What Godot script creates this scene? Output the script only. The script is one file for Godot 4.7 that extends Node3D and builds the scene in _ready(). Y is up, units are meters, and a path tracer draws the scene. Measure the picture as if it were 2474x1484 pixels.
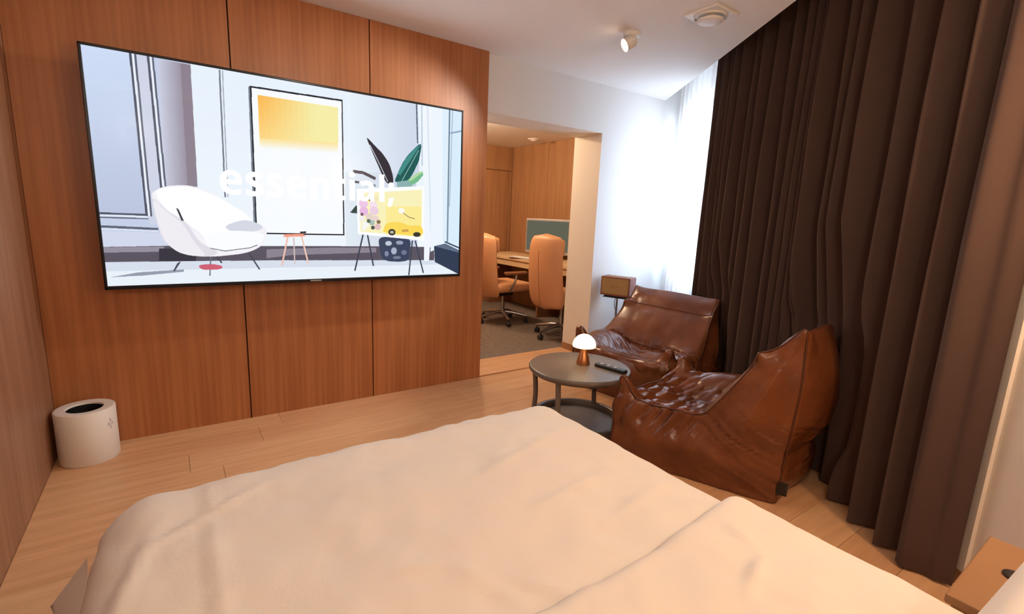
extends Node3D
# A hotel bedroom: panelled wall with a large screen, an oblique curtained window, two leather bean bags and a study behind an opening.

const CEIL := 2.295                       # bedroom ceiling
const ALONG := Vector3(0.5722, 0, -0.8201) # direction of the oblique window wall, away from the bed
const OUT := Vector3(0.8201, 0, 0.5722)    # its outward normal
const EDGE := Vector3(2.272, 0, 1.647)     # a point on the ceiling edge in front of the curtain recess

var M := {}
var taken := {}

# ---------------------------------------------------------------- node helpers
func numbered(called: String) -> String:
	var n: int = taken.get(called, 0)
	taken[called] = n + 1
	return called if n == 0 else "%s_%03d" % [called, n]

func thing(called: String, label: String, category: String, at := Vector3.ZERO, turn := 0.0, group := "") -> Node3D:
	var o := Node3D.new()
	o.name = numbered(called)
	add_child(o)
	o.position = at
	o.rotation.y = turn
	tag(o, label, category, group)
	return o

func tag(o: Node, label: String, category: String, group := "") -> void:
	o.set_meta("label", label)
	o.set_meta("category", category)
	if group:
		o.set_meta("group", group)

func mesh_node(called: String, mesh: Mesh, m: Material, parent: Node = null) -> MeshInstance3D:
	var o := MeshInstance3D.new()
	o.mesh = mesh
	o.material_override = m
	if parent == null:
		o.name = numbered(called)
		add_child(o)
	else:
		o.name = called
		parent.add_child(o, true)
	return o

func structure(called: String, mesh: Mesh, m: Material, label: String, category: String) -> MeshInstance3D:
	var o := mesh_node(called, mesh, m)
	tag(o, label, category)
	o.set_meta("kind", "structure")
	return o

# ---------------------------------------------------------------- mesh helpers
class Shape:
	var v := PackedVector3Array()
	var n := PackedVector3Array()
	var uv := PackedVector2Array()
	var i := PackedInt32Array()
	func vert(p: Vector3, q: Vector3, t := Vector2.ZERO) -> int:
		v.append(p); n.append(q); uv.append(t)
		return v.size() - 1
	func tri(a: int, b: int, c: int) -> void:
		var g := (v[b] - v[a]).cross(v[c] - v[a])
		if g.dot(n[a] + n[b] + n[c]) > 0.0:
			i.append(a); i.append(c); i.append(b)
		else:
			i.append(a); i.append(b); i.append(c)
	func quad(a: int, b: int, c: int, d: int) -> void:
		tri(a, b, c); tri(a, c, d)
	func flat_poly(pts: Array, q: Vector3) -> void:
		var ids := []
		for p in pts:
			ids.append(vert(p, q))
		for k in range(1, ids.size() - 1):
			tri(ids[0], ids[k], ids[k + 1])
	func done() -> ArrayMesh:
		var a := []
		a.resize(Mesh.ARRAY_MAX)
		a[Mesh.ARRAY_VERTEX] = v
		a[Mesh.ARRAY_NORMAL] = n
		a[Mesh.ARRAY_TEX_UV] = uv
		a[Mesh.ARRAY_INDEX] = i
		var m := ArrayMesh.new()
		m.add_surface_from_arrays(Mesh.PRIMITIVE_TRIANGLES, a)
		return m

# a box with rounded edges, centred at c, turned by b
func add_box(s: Shape, c: Vector3, size: Vector3, r := 0.004, b := Basis.IDENTITY, steps := 2) -> Shape:
	var h := size / 2
	r = minf(r, minf(h.x, minf(h.y, h.z)) * 0.999)
	var lines := []
	for k in 3:
		var l := []
		for j in steps + 1:
			l.append(-h[k] + r * (1.0 - cos(PI / 2 * j / steps)) * 1.0)
		for j in steps + 1:
			l.append(h[k] - r * (1.0 - cos(PI / 2 * (steps - j) / steps)))
		lines.append(l)
	for axis in 3:
		var u := (axis + 1) % 3
		var w := (axis + 2) % 3
		for side in [-1.0, 1.0]:
			var ids := []
			for a in lines[u]:
				var row := []
				for e in lines[w]:
					var q := Vector3.ZERO
					q[axis] = side * h[axis]; q[u] = a; q[w] = e
					var inner := q.clamp(-h + Vector3.ONE * r, h - Vector3.ONE * r)
					var nn := (q - inner).normalized()
					row.append(s.vert(c + b * (inner + nn * r), b * nn, Vector2(a, e)))
				ids.append(row)
			for x in ids.size() - 1:
				for y in ids[x].size() - 1:
					s.quad(ids[x][y], ids[x + 1][y], ids[x + 1][y + 1], ids[x][y + 1])
	return s

func box(c: Vector3, size: Vector3, r := 0.004, b := Basis.IDENTITY) -> ArrayMesh:
	return add_box(Shape.new(), c, size, r, b).done()

func span(lo: Vector3, hi: Vector3, r := 0.002) -> ArrayMesh:
	return box((lo + hi) / 2, hi - lo, r)

# a profile of (radius, height) points turned around the y axis
func add_lathe(s: Shape, prof: Array, seg := 40, t := Transform3D.IDENTITY, smooth := 0.6) -> Shape:
	for k in prof.size() - 1:
		var a: Vector2 = prof[k]
		var b: Vector2 = prof[k + 1]
		if a.distance_to(b) < 1e-6:
			continue
		var dir := (b - a).normalized()
		var na := Vector2(dir.y, -dir.x)
		var n0 := na
		var n1 := na
		if k > 0:
			var pd: Vector2 = (a - prof[k - 1]).normalized()
			if pd.dot(dir) > smooth: n0 = (na + Vector2(pd.y, -pd.x)).normalized()
		if k < prof.size() - 2:
			var nd: Vector2 = (prof[k + 2] - b).normalized()
			if nd.dot(dir) > smooth: n1 = (na + Vector2(nd.y, -nd.x)).normalized()
		var ra := []
		var rb := []
		for j in seg + 1:
			var w := TAU * j / seg
			var e := Vector3(cos(w), 0, sin(w))
			ra.append(s.vert(t * (e * a.x + Vector3.UP * a.y), t.basis * (e * n0.x + Vector3.UP * n0.y), Vector2(float(j) / seg, k)))
			rb.append(s.vert(t * (e * b.x + Vector3.UP * b.y), t.basis * (e * n1.x + Vector3.UP * n1.y), Vector2(float(j) / seg, k + 1)))
		for j in seg:
			s.quad(ra[j], ra[j + 1], rb[j + 1], rb[j])
	return s

func lathe(prof: Array, seg := 40, t := Transform3D.IDENTITY) -> ArrayMesh:
	return add_lathe(Shape.new(), prof, seg, t).done()

func add_tube(s: Shape, path: Array, r: float, seg := 8, closed := false, r_end := -1.0) -> Shape:
	var n := path.size()
	var rings := []
	var ref := Vector3.UP
	for k in n:
		var a: Vector3 = path[(k - 1 + n) % n] if closed else path[maxi(k - 1, 0)]
		var b: Vector3 = path[(k + 1) % n] if closed else path[mini(k + 1, n - 1)]
		var d := (b - a).normalized()
		var x := d.cross(ref)
		if x.length() < 0.05: x = d.cross(Vector3.RIGHT)
		x = x.normalized()
		var y := x.cross(d).normalized()
		ref = y
		var rr := r if r_end < 0 else lerpf(r, r_end, float(k) / (n - 1))
		var ring := []
		for j in seg:
			var w := TAU * j / seg
			var e := x * cos(w) + y * sin(w)
			ring.append(s.vert(path[k] + e * rr, e))
		rings.append(ring)
	for k in (n if closed else n - 1):
		for j in seg:
			s.quad(rings[k][j], rings[k][(j + 1) % seg], rings[(k + 1) % n][(j + 1) % seg], rings[(k + 1) % n][j])
	if not closed:
		for e in [0, n - 1]:
			var d: Vector3 = (path[0] - path[1]).normalized() if e == 0 else (path[n - 1] - path[n - 2]).normalized()
			var pts := []
			for j in seg: pts.append(s.v[rings[e][j]])
			s.flat_poly(pts, d)
	return s

func tube(path: Array, r: float, seg := 8, closed := false) -> ArrayMesh:
	return add_tube(Shape.new(), path, r, seg, closed).done()

func curve(pts: Array, per := 6) -> Array:
	var out := []
	for k in pts.size() - 1:
		var a: Vector3 = pts[maxi(k - 1, 0)]
		var d: Vector3 = pts[mini(k + 2, pts.size() - 1)]
		for j in per:
			out.append(pts[k].cubic_interpolate(pts[k + 1], a, d, float(j) / per))
	out.append(pts[-1])
	return out

# a floor plan polygon (x, z) raised from y0 to y1, counter or clockwise
func prism(plan: Array, y0: float, y1: float) -> ArrayMesh:
	var s := Shape.new()
	var flat := PackedVector2Array(plan)
	var t := Geometry2D.triangulate_polygon(flat)
	for side in [[y0, Vector3.DOWN], [y1, Vector3.UP]]:
		var ids := []
		for p in plan: ids.append(s.vert(Vector3(p.x, side[0], p.y), side[1]))
		for k in range(0, t.size(), 3): s.tri(ids[t[k]], ids[t[k + 1]], ids[t[k + 2]])
	var area := 0.0
	for k in plan.size():
		area += plan[k].x * plan[(k + 1) % plan.size()].y - plan[(k + 1) % plan.size()].x * plan[k].y
	var turn := signf(area)
	for k in plan.size():
		var a: Vector2 = plan[k]
		var b: Vector2 = plan[(k + 1) % plan.size()]
		var n := Vector3(b.y - a.y, 0, a.x - b.x).normalized() * turn
		s.flat_poly([Vector3(a.x, y0, a.y), Vector3(b.x, y0, b.y), Vector3(b.x, y1, b.y), Vector3(a.x, y1, a.y)], n)
	return s.done()

# surface nets of a distance field
func net(f: Callable, lo: Vector3, hi: Vector3, h: float) -> ArrayMesh:
	var nx := int((hi.x - lo.x) / h) + 1
	var ny := int((hi.y - lo.y) / h) + 1
	var nz := int((hi.z - lo.z) / h) + 1
	var D := PackedFloat32Array()
	D.resize(nx * ny * nz)
	var B := 5
	var near := B * h * 0.9 + 0.07
	for bz in range(0, nz, B):
		for by in range(0, ny, B):
			for bx in range(0, nx, B):
				var c: float = f.call(lo + Vector3(bx + 2, by + 2, bz + 2) * h)
				var skip := absf(c) > near
				for z in range(bz, mini(bz + B, nz)):
					for y in range(by, mini(by + B, ny)):
						for x in range(bx, mini(bx + B, nx)):
							D[(z * ny + y) * nx + x] = c if skip else f.call(lo + Vector3(x, y, z) * h)
	var s := Shape.new()
	var at := {}
	var o := [0, 1, nx, nx + 1, nx * ny, nx * ny + 1, nx * ny + nx, nx * ny + nx + 1]
	var edges := [[0, 1], [2, 3], [4, 5], [6, 7], [0, 2], [1, 3], [4, 6], [5, 7], [0, 4], [1, 5], [2, 6], [3, 7]]
	for z in nz - 1:
		for y in ny - 1:
			for x in nx - 1:
				var k := (z * ny + y) * nx + x
				var c := 0
				for e in 8:
					if D[k + o[e]] < 0.0: c += 1
				if c == 0 or c == 8: continue
				var sum := Vector3.ZERO
				var m := 0
				for e in edges:
					var a := D[k + o[e[0]]]
					var b := D[k + o[e[1]]]
					if (a < 0.0) != (b < 0.0):
						var t := a / (a - b)
						var pa := Vector3(e[0] & 1, (e[0] >> 1) & 1, e[0] >> 2)
						var pb := Vector3(e[1] & 1, (e[1] >> 1) & 1, e[1] >> 2)
						sum += pa.lerp(pb, t); m += 1
				var p := lo + (Vector3(x, y, z) + sum / m) * h
				var g := 0.004
				var q := Vector3(f.call(p + Vector3(g, 0, 0)) - f.call(p - Vector3(g, 0, 0)), f.call(p + Vector3(0, g, 0)) - f.call(p - Vector3(0, g, 0)), f.call(p + Vector3(0, 0, g)) - f.call(p - Vector3(0, 0, g)))
				at[k] = s.vert(p, q.normalized())
	var step := [1, nx, nx * ny]
	for k in at:
		for ax in 3:
			if (D[k] < 0.0) == (D[k + step[ax]] < 0.0): continue
			var u: int = step[(ax + 1) % 3]
			var w: int = step[(ax + 2) % 3]
			if at.has(k - u) and at.has(k - w) and at.has(k - u - w):
				s.quad(at[k], at[k - u], at[k - u - w], at[k - w])
	return s.done()

# ---------------------------------------------------------------- materials
func plain(hex: String, rough := 0.6, metal := 0.0) -> StandardMaterial3D:
	var m := StandardMaterial3D.new()
	m.albedo_color = Color(hex)
	m.roughness = rough
	m.metallic = metal
	return m

func noise_tex(seed_: int, freq: float, lo: Color, hi: Color, octaves := 4, normal := false, bump := 4.0) -> NoiseTexture2D:
	var f := FastNoiseLite.new()
	f.seed = seed_
	f.noise_type = FastNoiseLite.TYPE_SIMPLEX_SMOOTH
	f.frequency = freq
	f.fractal_octaves = octaves
	var t := NoiseTexture2D.new()
	t.width = 512
	t.height = 512
	t.seamless = true
	t.noise = f
	if normal:
		t.as_normal_map = true
		t.bump_strength = bump
	else:
		var g := Gradient.new()
		g.set_color(0, lo)
		g.set_color(1, hi)
		t.color_ramp = g
	return t

func wood(tex: Texture2D, tint: String, scale_: Vector3, rough := 0.45) -> StandardMaterial3D:
	var m := plain(tint, rough)
	m.albedo_texture = tex
	m.uv1_triplanar = true
	m.uv1_world_triplanar = true
	m.uv1_scale = scale_
	m.uv1_triplanar_sharpness = 8.0
	return m

# ---------------------------------------------------------------- the scene
func _ready() -> void:
	# camera
	var cam := Camera3D.new()
	cam.name = "camera"
	add_child(cam)
	cam.keep_aspect = Camera3D.KEEP_HEIGHT
	cam.fov = 64.752
	cam.near = 0.05
	cam.far = 200.0
	cam.transform = Transform3D(Basis(Vector3(0.821958, 0.041707, 0.568019), Vector3(0.070719, 0.982124, -0.174447), Vector3(-0.56514, 0.183558, 0.804315)).orthonormalized(), Vector3(-0.286488, 1.209485, 3.007231))
	cam.current = true
	# sky and exposure: an overcast day outside the window
	var sky_mat := ProceduralSkyMaterial.new()
	sky_mat.sky_top_color = Color(0.78, 0.88, 1.0)
	sky_mat.sky_horizon_color = Color(0.92, 0.96, 1.0)
	sky_mat.ground_horizon_color = Color(0.62, 0.66, 0.70)
	sky_mat.ground_bottom_color = Color(0.42, 0.45, 0.48)
	var sky := Sky.new()
	sky.sky_material = sky_mat
	var env := Environment.new()
	env.background_mode = Environment.BG_SKY
	env.sky = sky
	env.background_energy_multiplier = 22.0
	env.ambient_light_source = Environment.AMBIENT_SOURCE_SKY
	env.tonemap_mode = Environment.TONE_MAPPER_LINEAR
	env.tonemap_exposure = 1.08
	env.sdfgi_enabled = true
	env.ssao_enabled = true
	env.ssil_enabled = true
	var we := WorldEnvironment.new()
	we.name = "world_environment"
	we.environment = env
	add_child(we)

	make_materials()
	build_shell()
	build_bean_bags()
	build_window()
	build_study()
	build_television()
	build_bed()
	build_table()
	build_small_things()
	build_ceiling_things()

func make_materials() -> void:
	var grain := noise_tex(3, 0.012, Color(0.84, 0.79, 0.75), Color(1, 1, 1), 5)
	var grain_soft := noise_tex(9, 0.010, Color(0.91, 0.88, 0.85), Color(1, 1, 1), 4)
	M.panel = wood(grain, "b57648", Vector3(4.5, 0.12, 4.5), 0.42)
	M.panel_b = wood(grain, "b17245", Vector3(4.5, 0.12, 4.5), 0.42)
	M.panel_left = wood(grain, "a0765a", Vector3(3.0, 0.12, 2.4), 0.42)
	M.groove = plain("4a2616", 0.8)
	M.study_panel = wood(grain, "aa7f58", Vector3(4.5, 0.12, 4.5), 0.5)
	M.planks = []
	for c in ["dfb084", "daaa7e", "e3b68a", "dcac81"]:
		M.planks.append(wood(grain_soft, c, Vector3(0.35, 1.0, 4.5), 0.38))
	M.white_wall = plain("dedddb", 0.85)
	M.ceiling = plain("f2f0ee", 0.9)
	M.reveal = plain("eae4da", 0.85)
	M.right_wall = plain("e4dcd2", 0.85)
	M.base = wood(grain_soft, "a8805c", Vector3(0.5, 4.0, 0.5), 0.45)
	M.curtain = plain("4b372f", 0.9)
	M.curtain.rim_enabled = true
	M.curtain.rim = 0.25
	M.curtain.rim_tint = 0.6
	M.sheer = plain("fbfcff", 0.95)
	M.sheer.transparency = BaseMaterial3D.TRANSPARENCY_ALPHA
	M.sheer.albedo_color.a = 0.86
	M.sheer.backlight_enabled = true
	M.sheer.backlight = Color(1, 1, 1)
	M.sheer.cull_mode = BaseMaterial3D.CULL_DISABLED
	M.glass = plain("f4faff", 0.02)
	M.glass.transparency = BaseMaterial3D.TRANSPARENCY_ALPHA
	M.glass.albedo_color.a = 0.08
	M.window_frame = plain("d8dadc", 0.5)
	M.black = plain("0c0c0e", 0.35)
	M.bezel = plain("15151a", 0.3, 0.3)
	M.linen = plain("ece4da", 0.85)
	M.linen.normal_enabled = true
	M.linen.normal_texture = noise_tex(21, 0.05, Color.BLACK, Color.WHITE, 3, true, 2.0)
	M.linen.normal_scale = 0.25
	M.linen.uv1_triplanar = true
	M.linen.uv1_scale = Vector3(3, 3, 3)
	M.pillow = plain("efeae4", 0.85)
	var hide := noise_tex(31, 0.006, Color(0.72, 0.66, 0.62), Color(1, 1, 1), 4)
	M.leather = plain("7f4b2c", 0.28)
	M.leather.albedo_texture = hide
	M.leather.uv1_triplanar = true
	M.leather.uv1_scale = Vector3(1.3, 1.3, 1.3)
	M.leather.normal_enabled = true
	M.leather.normal_texture = noise_tex(33, 0.03, Color.BLACK, Color.WHITE, 4, true, 3.0)
	M.leather.normal_scale = 0.35
	M.piping = plain("4e2612", 0.45)
	M.table = plain("6a6058", 0.36)
	M.copper = plain("c98a5c", 0.28, 0.9)
	M.plastic = plain("17171a", 0.4)
	M.button = plain("9a9da2", 0.4)
	M.bin = plain("e3dcd4", 0.5)
	M.bag = plain("141414", 0.3)
	M.mark = plain("8d8390", 0.6)
	M.fixture = plain("e8e6e4", 0.5)
	M.tan = plain("d29a6e", 0.45)
	M.tan_dark = plain("8a5a3a", 0.55)
	M.chrome = plain("b8b8ba", 0.25, 0.9)
	M.caster = plain("1c1a1a", 0.5)
	M.desk = plain("d2b48c", 0.5)
	M.carpet = plain("7a6d62", 0.95)
	M.carpet.albedo_texture = noise_tex(41, 0.02, Color(0.84, 0.82, 0.80), Color(1, 1, 1), 4)
	M.carpet.uv1_triplanar = true
	M.carpet.uv1_scale = Vector3(1.5, 1.5, 1.5)
	M.silver = plain("c8cacc", 0.35, 0.6)
	M.speaker_body = plain("8c5c50", 0.55)
	M.grille = plain("a88d62", 0.7)
	M.brass = plain("b08a58", 0.35, 0.8)
	M.steel = plain("8b8f96", 0.35, 0.8)
	M.cord = plain("6a6e76", 0.6)

func glow(color: Color, energy: float) -> StandardMaterial3D:
	var m := StandardMaterial3D.new()
	m.albedo_color = Color(0.9, 0.9, 0.9)
	m.emission_enabled = true
	m.emission = color
	m.emission_energy_multiplier = energy
	return m

# ---------------------------------------------------------------- the room
func at_wall(t: float, off: float, y := 0.0) -> Vector3:
	return EDGE + ALONG * t + OUT * off + Vector3(0, y, 0)

func plan(p: Vector3) -> Vector2:
	return Vector2(p.x, p.z)

func build_shell() -> void:
	# floor: a slab, and oak planks lying along the panelled wall
	var fl := structure("floor", prism([Vector2(-1.0, 4.0), Vector2(1.9, 4.0), plan(at_wall(2.45, 0.46)), Vector2(4.3, -0.40), Vector2(1.53, -0.40), Vector2(1.53, -0.16), Vector2(-1.0, -0.16)], -0.15, -0.013), M.planks[1], "light oak plank floor of the bedroom", "floor")
	var rng := RandomNumberGenerator.new()
	rng.seed = 5
	var w := 0.185
	var z := -0.40
	while z < 3.84:
		var z1 := minf(z + w, 3.85)
		var x := -0.81 if z > -0.05 else 1.56
		var stop := EDGE.x + 0.31 / 0.8201 - (maxf(z, -0.05) - EDGE.z) * 0.698
		stop = minf(stop, 3.78)
		var first := true
		while x < stop - 0.02:
			var l := rng.randf_range(0.35, 1.2) if first else 1.22
			first = false
			var e := minf(x + l, stop)
			if stop - e < 0.12: e = stop
			var zz := z
			if z < -0.02 and z1 > -0.02 and x < 1.56: zz = 0.0
			if e - x > 0.02:
				mesh_node("plank", span(Vector3(x + 0.0006, -0.012, zz + 0.0006), Vector3(e - 0.0006, 0, z1 - 0.0006), 0.0012), M.planks[rng.randi() % 4], fl)
			x = e
		z = z1
	# panelled wall with the screen
	var front := structure("wall_front", span(Vector3(-1.0, -0.0129, -0.16), Vector3(1.535, CEIL, -0.022), 0.001), M.groove, "warm brown wood panelled wall behind the television", "wall")
	var cuts := [-0.81, 0.0151, 0.7334, 1.5534]
	for k in 3:
		mesh_node("panel", span(Vector3(cuts[k] + (0.0 if k == 0 else 0.003), -0.012, -0.021), Vector3(cuts[k + 1] - (0.0 if k == 2 else 0.003), CEIL, 0), 0.0015), [M.panel, M.panel_b, M.panel][k], front)
	mesh_node("end_panel", span(Vector3(1.535, -0.012, -0.41), Vector3(1.5534, CEIL, -0.0215), 0.0015), M.panel_b, front)
	# left wall, its panels
	var left := structure("wall_left", span(Vector3(-1.0, -0.0129, -0.1), Vector3(-0.832, CEIL, 3.9), 0.001), M.groove, "wood panelled wall at the left edge", "wall")
	var lz := [0.0, 0.695, 1.5, 2.3, 3.1, 3.85]
	for k in 5:
		mesh_node("panel", span(Vector3(-0.831, -0.012, lz[k] + 0.002), Vector3(-0.81, CEIL, lz[k + 1] - 0.002), 0.0015), M.panel_left, left)
	# white wall with the opening to the study
	var c := CSGCombiner3D.new()
	c.name = numbered("wall_opening")
	add_child(c)
	var whole := CSGBox3D.new()
	whole.name = "wall_body"
	whole.size = Vector3(2.45, 2.613, 0.335)
	whole.position = Vector3(1.556 + 1.225, 1.2935, -0.2175)
	whole.material = M.white_wall
	c.add_child(whole)
	var hole := CSGBox3D.new()
	hole.name = "doorway"
	hole.operation = CSGShape3D.OPERATION_SUBTRACTION
	hole.size = Vector3(1.13, 1.92 * 2, 0.6)
	hole.position = Vector3(2.70 - 0.565, 0, -0.23)
	hole.material = M.reveal
	c.add_child(hole)
	tag(c, "white wall with a wide opening to the study", "wall")
	c.set_meta("kind", "structure")
	structure("baseboard_opening", span(Vector3(2.688, 0, -0.384), Vector3(2.70, 0.06, -0.05), 0.002), M.base, "short brown skirting board at the foot of the opening", "baseboard")
	# rear wall behind the bed
	structure("wall_rear", span(Vector3(-1.0, -0.0129, 3.85), Vector3(1.9, 2.6, 4.0), 0.001), M.right_wall, "pale wall behind the head of the bed", "wall")
	# oblique window wall in pieces round its opening
	var q := func(t0: float, t1: float, y0: float, y1: float) -> ArrayMesh:
		return prism([plan(at_wall(t0, 0.30)), plan(at_wall(t1, 0.30)), plan(at_wall(t1, 0.46)), plan(at_wall(t0, 0.46))], y0, y1)
	structure("wall_window", q.call(-2.75, 0.45, -0.0129, 2.6), M.right_wall, "pale wall beside the dark curtain", "wall")
	structure("wall_window_sill", q.call(0.45, 1.98, -0.0129, 0.80), M.right_wall, "low wall under the window behind the sheer curtain", "wall")
	structure("wall_window_head", q.call(0.45, 1.98, 2.28, 2.6), M.right_wall, "strip of wall above the window", "wall")
	structure("wall_window_end", q.call(1.98, 2.45, -0.0129, 2.6), M.right_wall, "narrow wall at the far end of the window", "wall")
	structure("baseboard_right", prism([plan(at_wall(-2.6, 0.288)), plan(at_wall(-1.0, 0.288)), plan(at_wall(-1.0, 0.30)), plan(at_wall(-2.6, 0.30))], 0, 0.06), M.base, "brown skirting board right of the dark curtain", "baseboard")
	structure("trim_1", prism([plan(at_wall(-1.09, 0.286)), plan(at_wall(-1.03, 0.286)), plan(at_wall(-1.03, 0.30)), plan(at_wall(-1.09, 0.30))], 0.06, 2.45), M.right_wall, "pale upright trim right of the dark curtain", "trim")
	# ceiling, ending at the curtain recess; the recess has its own higher lid
	structure("ceiling", prism([Vector2(-0.95, 3.95), plan(at_wall(-2.6, 0)), plan(at_wall(2.078, 0)), Vector2(1.5, -0.057), Vector2(1.5, -0.1), Vector2(-0.95, -0.1)], CEIL, 2.6), M.ceiling, "white ceiling of the bedroom", "ceiling")
	structure("ceiling_recess", prism([plan(at_wall(-2.7, -0.05)), plan(at_wall(2.3, -0.05)), plan(at_wall(2.3, 0.46)), plan(at_wall(-2.7, 0.46))], 2.50, 2.6), M.ceiling, "higher ceiling inside the curtain recess", "ceiling")

func build_window() -> void:
	var t0 := 0.45
	var t1 := 1.98
	var win := Node3D.new()
	win.name = "window_1"
	add_child(win)
	win.position = at_wall(0, 0.38)
	win.rotation.y = atan2(-ALONG.z, ALONG.x)
	tag(win, "bright window behind the white sheer curtain", "window")
	win.set_meta("kind", "structure")
	var f := Shape.new()
	for y in [0.825, 2.255]: add_box(f, Vector3((t0 + t1) / 2, y, 0), Vector3(t1 - t0, 0.05, 0.07))
	for x in [t0 + 0.025, 1.2, t1 - 0.025]: add_box(f, Vector3(x, 1.54, 0), Vector3(0.05, 1.38, 0.06))
	mesh_node("window_frame", f.done(), M.window_frame, win)
	mesh_node("pane", box(Vector3((t0 + 1.2) / 2, 1.54, 0), Vector3(1.2 - t0 - 0.1, 1.38, 0.006), 0.001), M.glass, win)
	mesh_node("pane", box(Vector3((t1 + 1.2) / 2, 1.54, 0), Vector3(t1 - 1.2 - 0.1, 1.38, 0.006), 0.001), M.glass, win)
	# dark curtain: ridges where the folds come forward
	var ridges := [1.286, 1.215, 1.133, 1.06, 0.992, 0.86, 0.71, 0.585, 0.433, 0.272, 0.128, 0.071, 0.007, -0.054, -0.198, -0.278, -0.398, -0.57, -0.737, -0.881, -0.975, -1.10]
	var line := []
	var rng := RandomNumberGenerator.new()
	rng.seed = 8
	for k in ridges.size() - 1:
		var a: float = ridges[k]
		var b: float = ridges[k + 1]
		var front_a := 0.135 + 0.014 * sin(k * 2.3)
		var front_b := 0.135 + 0.014 * sin((k + 1) * 2.3)
		var deep := minf(0.145, 0.95 * (a - b)) + rng.randf_range(-0.008, 0.008)
		if k == ridges.size() - 2: front_b = 0.25; deep = -0.018
		var m := 18
		for j in m:
			var u := float(j) / m
			var s := pow(0.5 - 0.5 * cos(TAU * u), 0.85)
			if k == ridges.size() - 2: s = 0.5 - 0.5 * cos(2.0 * TAU * u)
			line.append([a + (b - a) * u, lerpf(front_a, front_b, smoothstep(0, 1, u)) + deep * s, s])
	line.append([-1.10, 0.25, 0.0])
	var rows := 30
	var sh := Shape.new()
	var pts := []
	for r in rows + 1:
		var y := 0.012 + (2.496 - 0.012) * r / rows
		var row := []
		for l in line:
			var t: float = l[0]
			var off: float = l[1]
			# folds are pinched at the heading and pushed back by the bean bags below
			off = lerpf(off, 0.17 + (off - 0.17) * 0.75, smoothstep(1.6, 2.45, y))
			var back := 0.0
			for k in range(-3, 4):
				for e in range(-10, 2):
					back = maxf(back, reach.get(Vector2i(roundi(t / 0.03) + k, roundi(y / 0.08) + e), 0.0) - 0.016 * maxf(0, -1 - e) - 0.008 * maxf(0, absi(k) - 2))
			var lo := maxf(0.125, back + 0.010)
			off = lo + (off - 0.125) * minf(1.0, (0.292 - lo) / 0.168)
			off += 0.005 * sin(y * 3.0 + t * 17.0) * smoothstep(0.9, 1.5, y)
			row.append(at_wall(t, off, y))
		pts.append(row)
	cloth(sh, pts)
	var dark := thing("blackout_curtain", "dark brown full height curtain hanging in deep folds", "curtain")
	mesh_node("curtain_cloth", sh.done(), M.curtain, dark)
	# sheer curtain
	var sh2 := Shape.new()
	var pts2 := []
	for r in 17:
		var y := 0.02 + 2.476 * r / 16
		var row := []
		for j in 181:
			var t := 2.02 - 0.72 * j / 180.0
			var o := 0.135 + 0.018 * sin(t * 62.0 + 0.8 * sin(t * 9.0)) + 0.006 * sin(t * 131.0 + y)
			row.append(at_wall(t, o, y))
		pts2.append(row)
	cloth(sh2, pts2)
	tag(mesh_node("sheer_curtain", sh2.done(), M.sheer), "white translucent sheer curtain glowing with daylight", "curtain")
	# rail
	var rail := Shape.new()
	var d := Basis(Vector3.UP, atan2(-ALONG.z, ALONG.x))
	add_box(rail, at_wall(0.07, 0.15, 2.485), Vector3(2.40, 0.025, 0.02), 0.003, d)
	mesh_node("header_rail", rail.done(), M.window_frame, dark)

# a grid of points as a smooth sheet
func cloth(s: Shape, pts: Array) -> void:
	var rows := pts.size()
	var cols: int = pts[0].size()
	var ids := []
	for r in rows:
		var row := []
		for c in cols:
			var du: Vector3 = pts[r][mini(c + 1, cols - 1)] - pts[r][maxi(c - 1, 0)]
			var dv: Vector3 = pts[mini(r + 1, rows - 1)][c] - pts[maxi(r - 1, 0)][c]
			row.append(s.vert(pts[r][c], du.cross(dv).normalized(), Vector2(c, r)))
		ids.append(row)
	for r in rows - 1:
		for c in cols - 1:
			for t in [[ids[r][c], ids[r + 1][c + 1], ids[r][c + 1]], [ids[r][c], ids[r + 1][c], ids[r + 1][c + 1]]]:
				for k in t: s.i.append(k)

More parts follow.
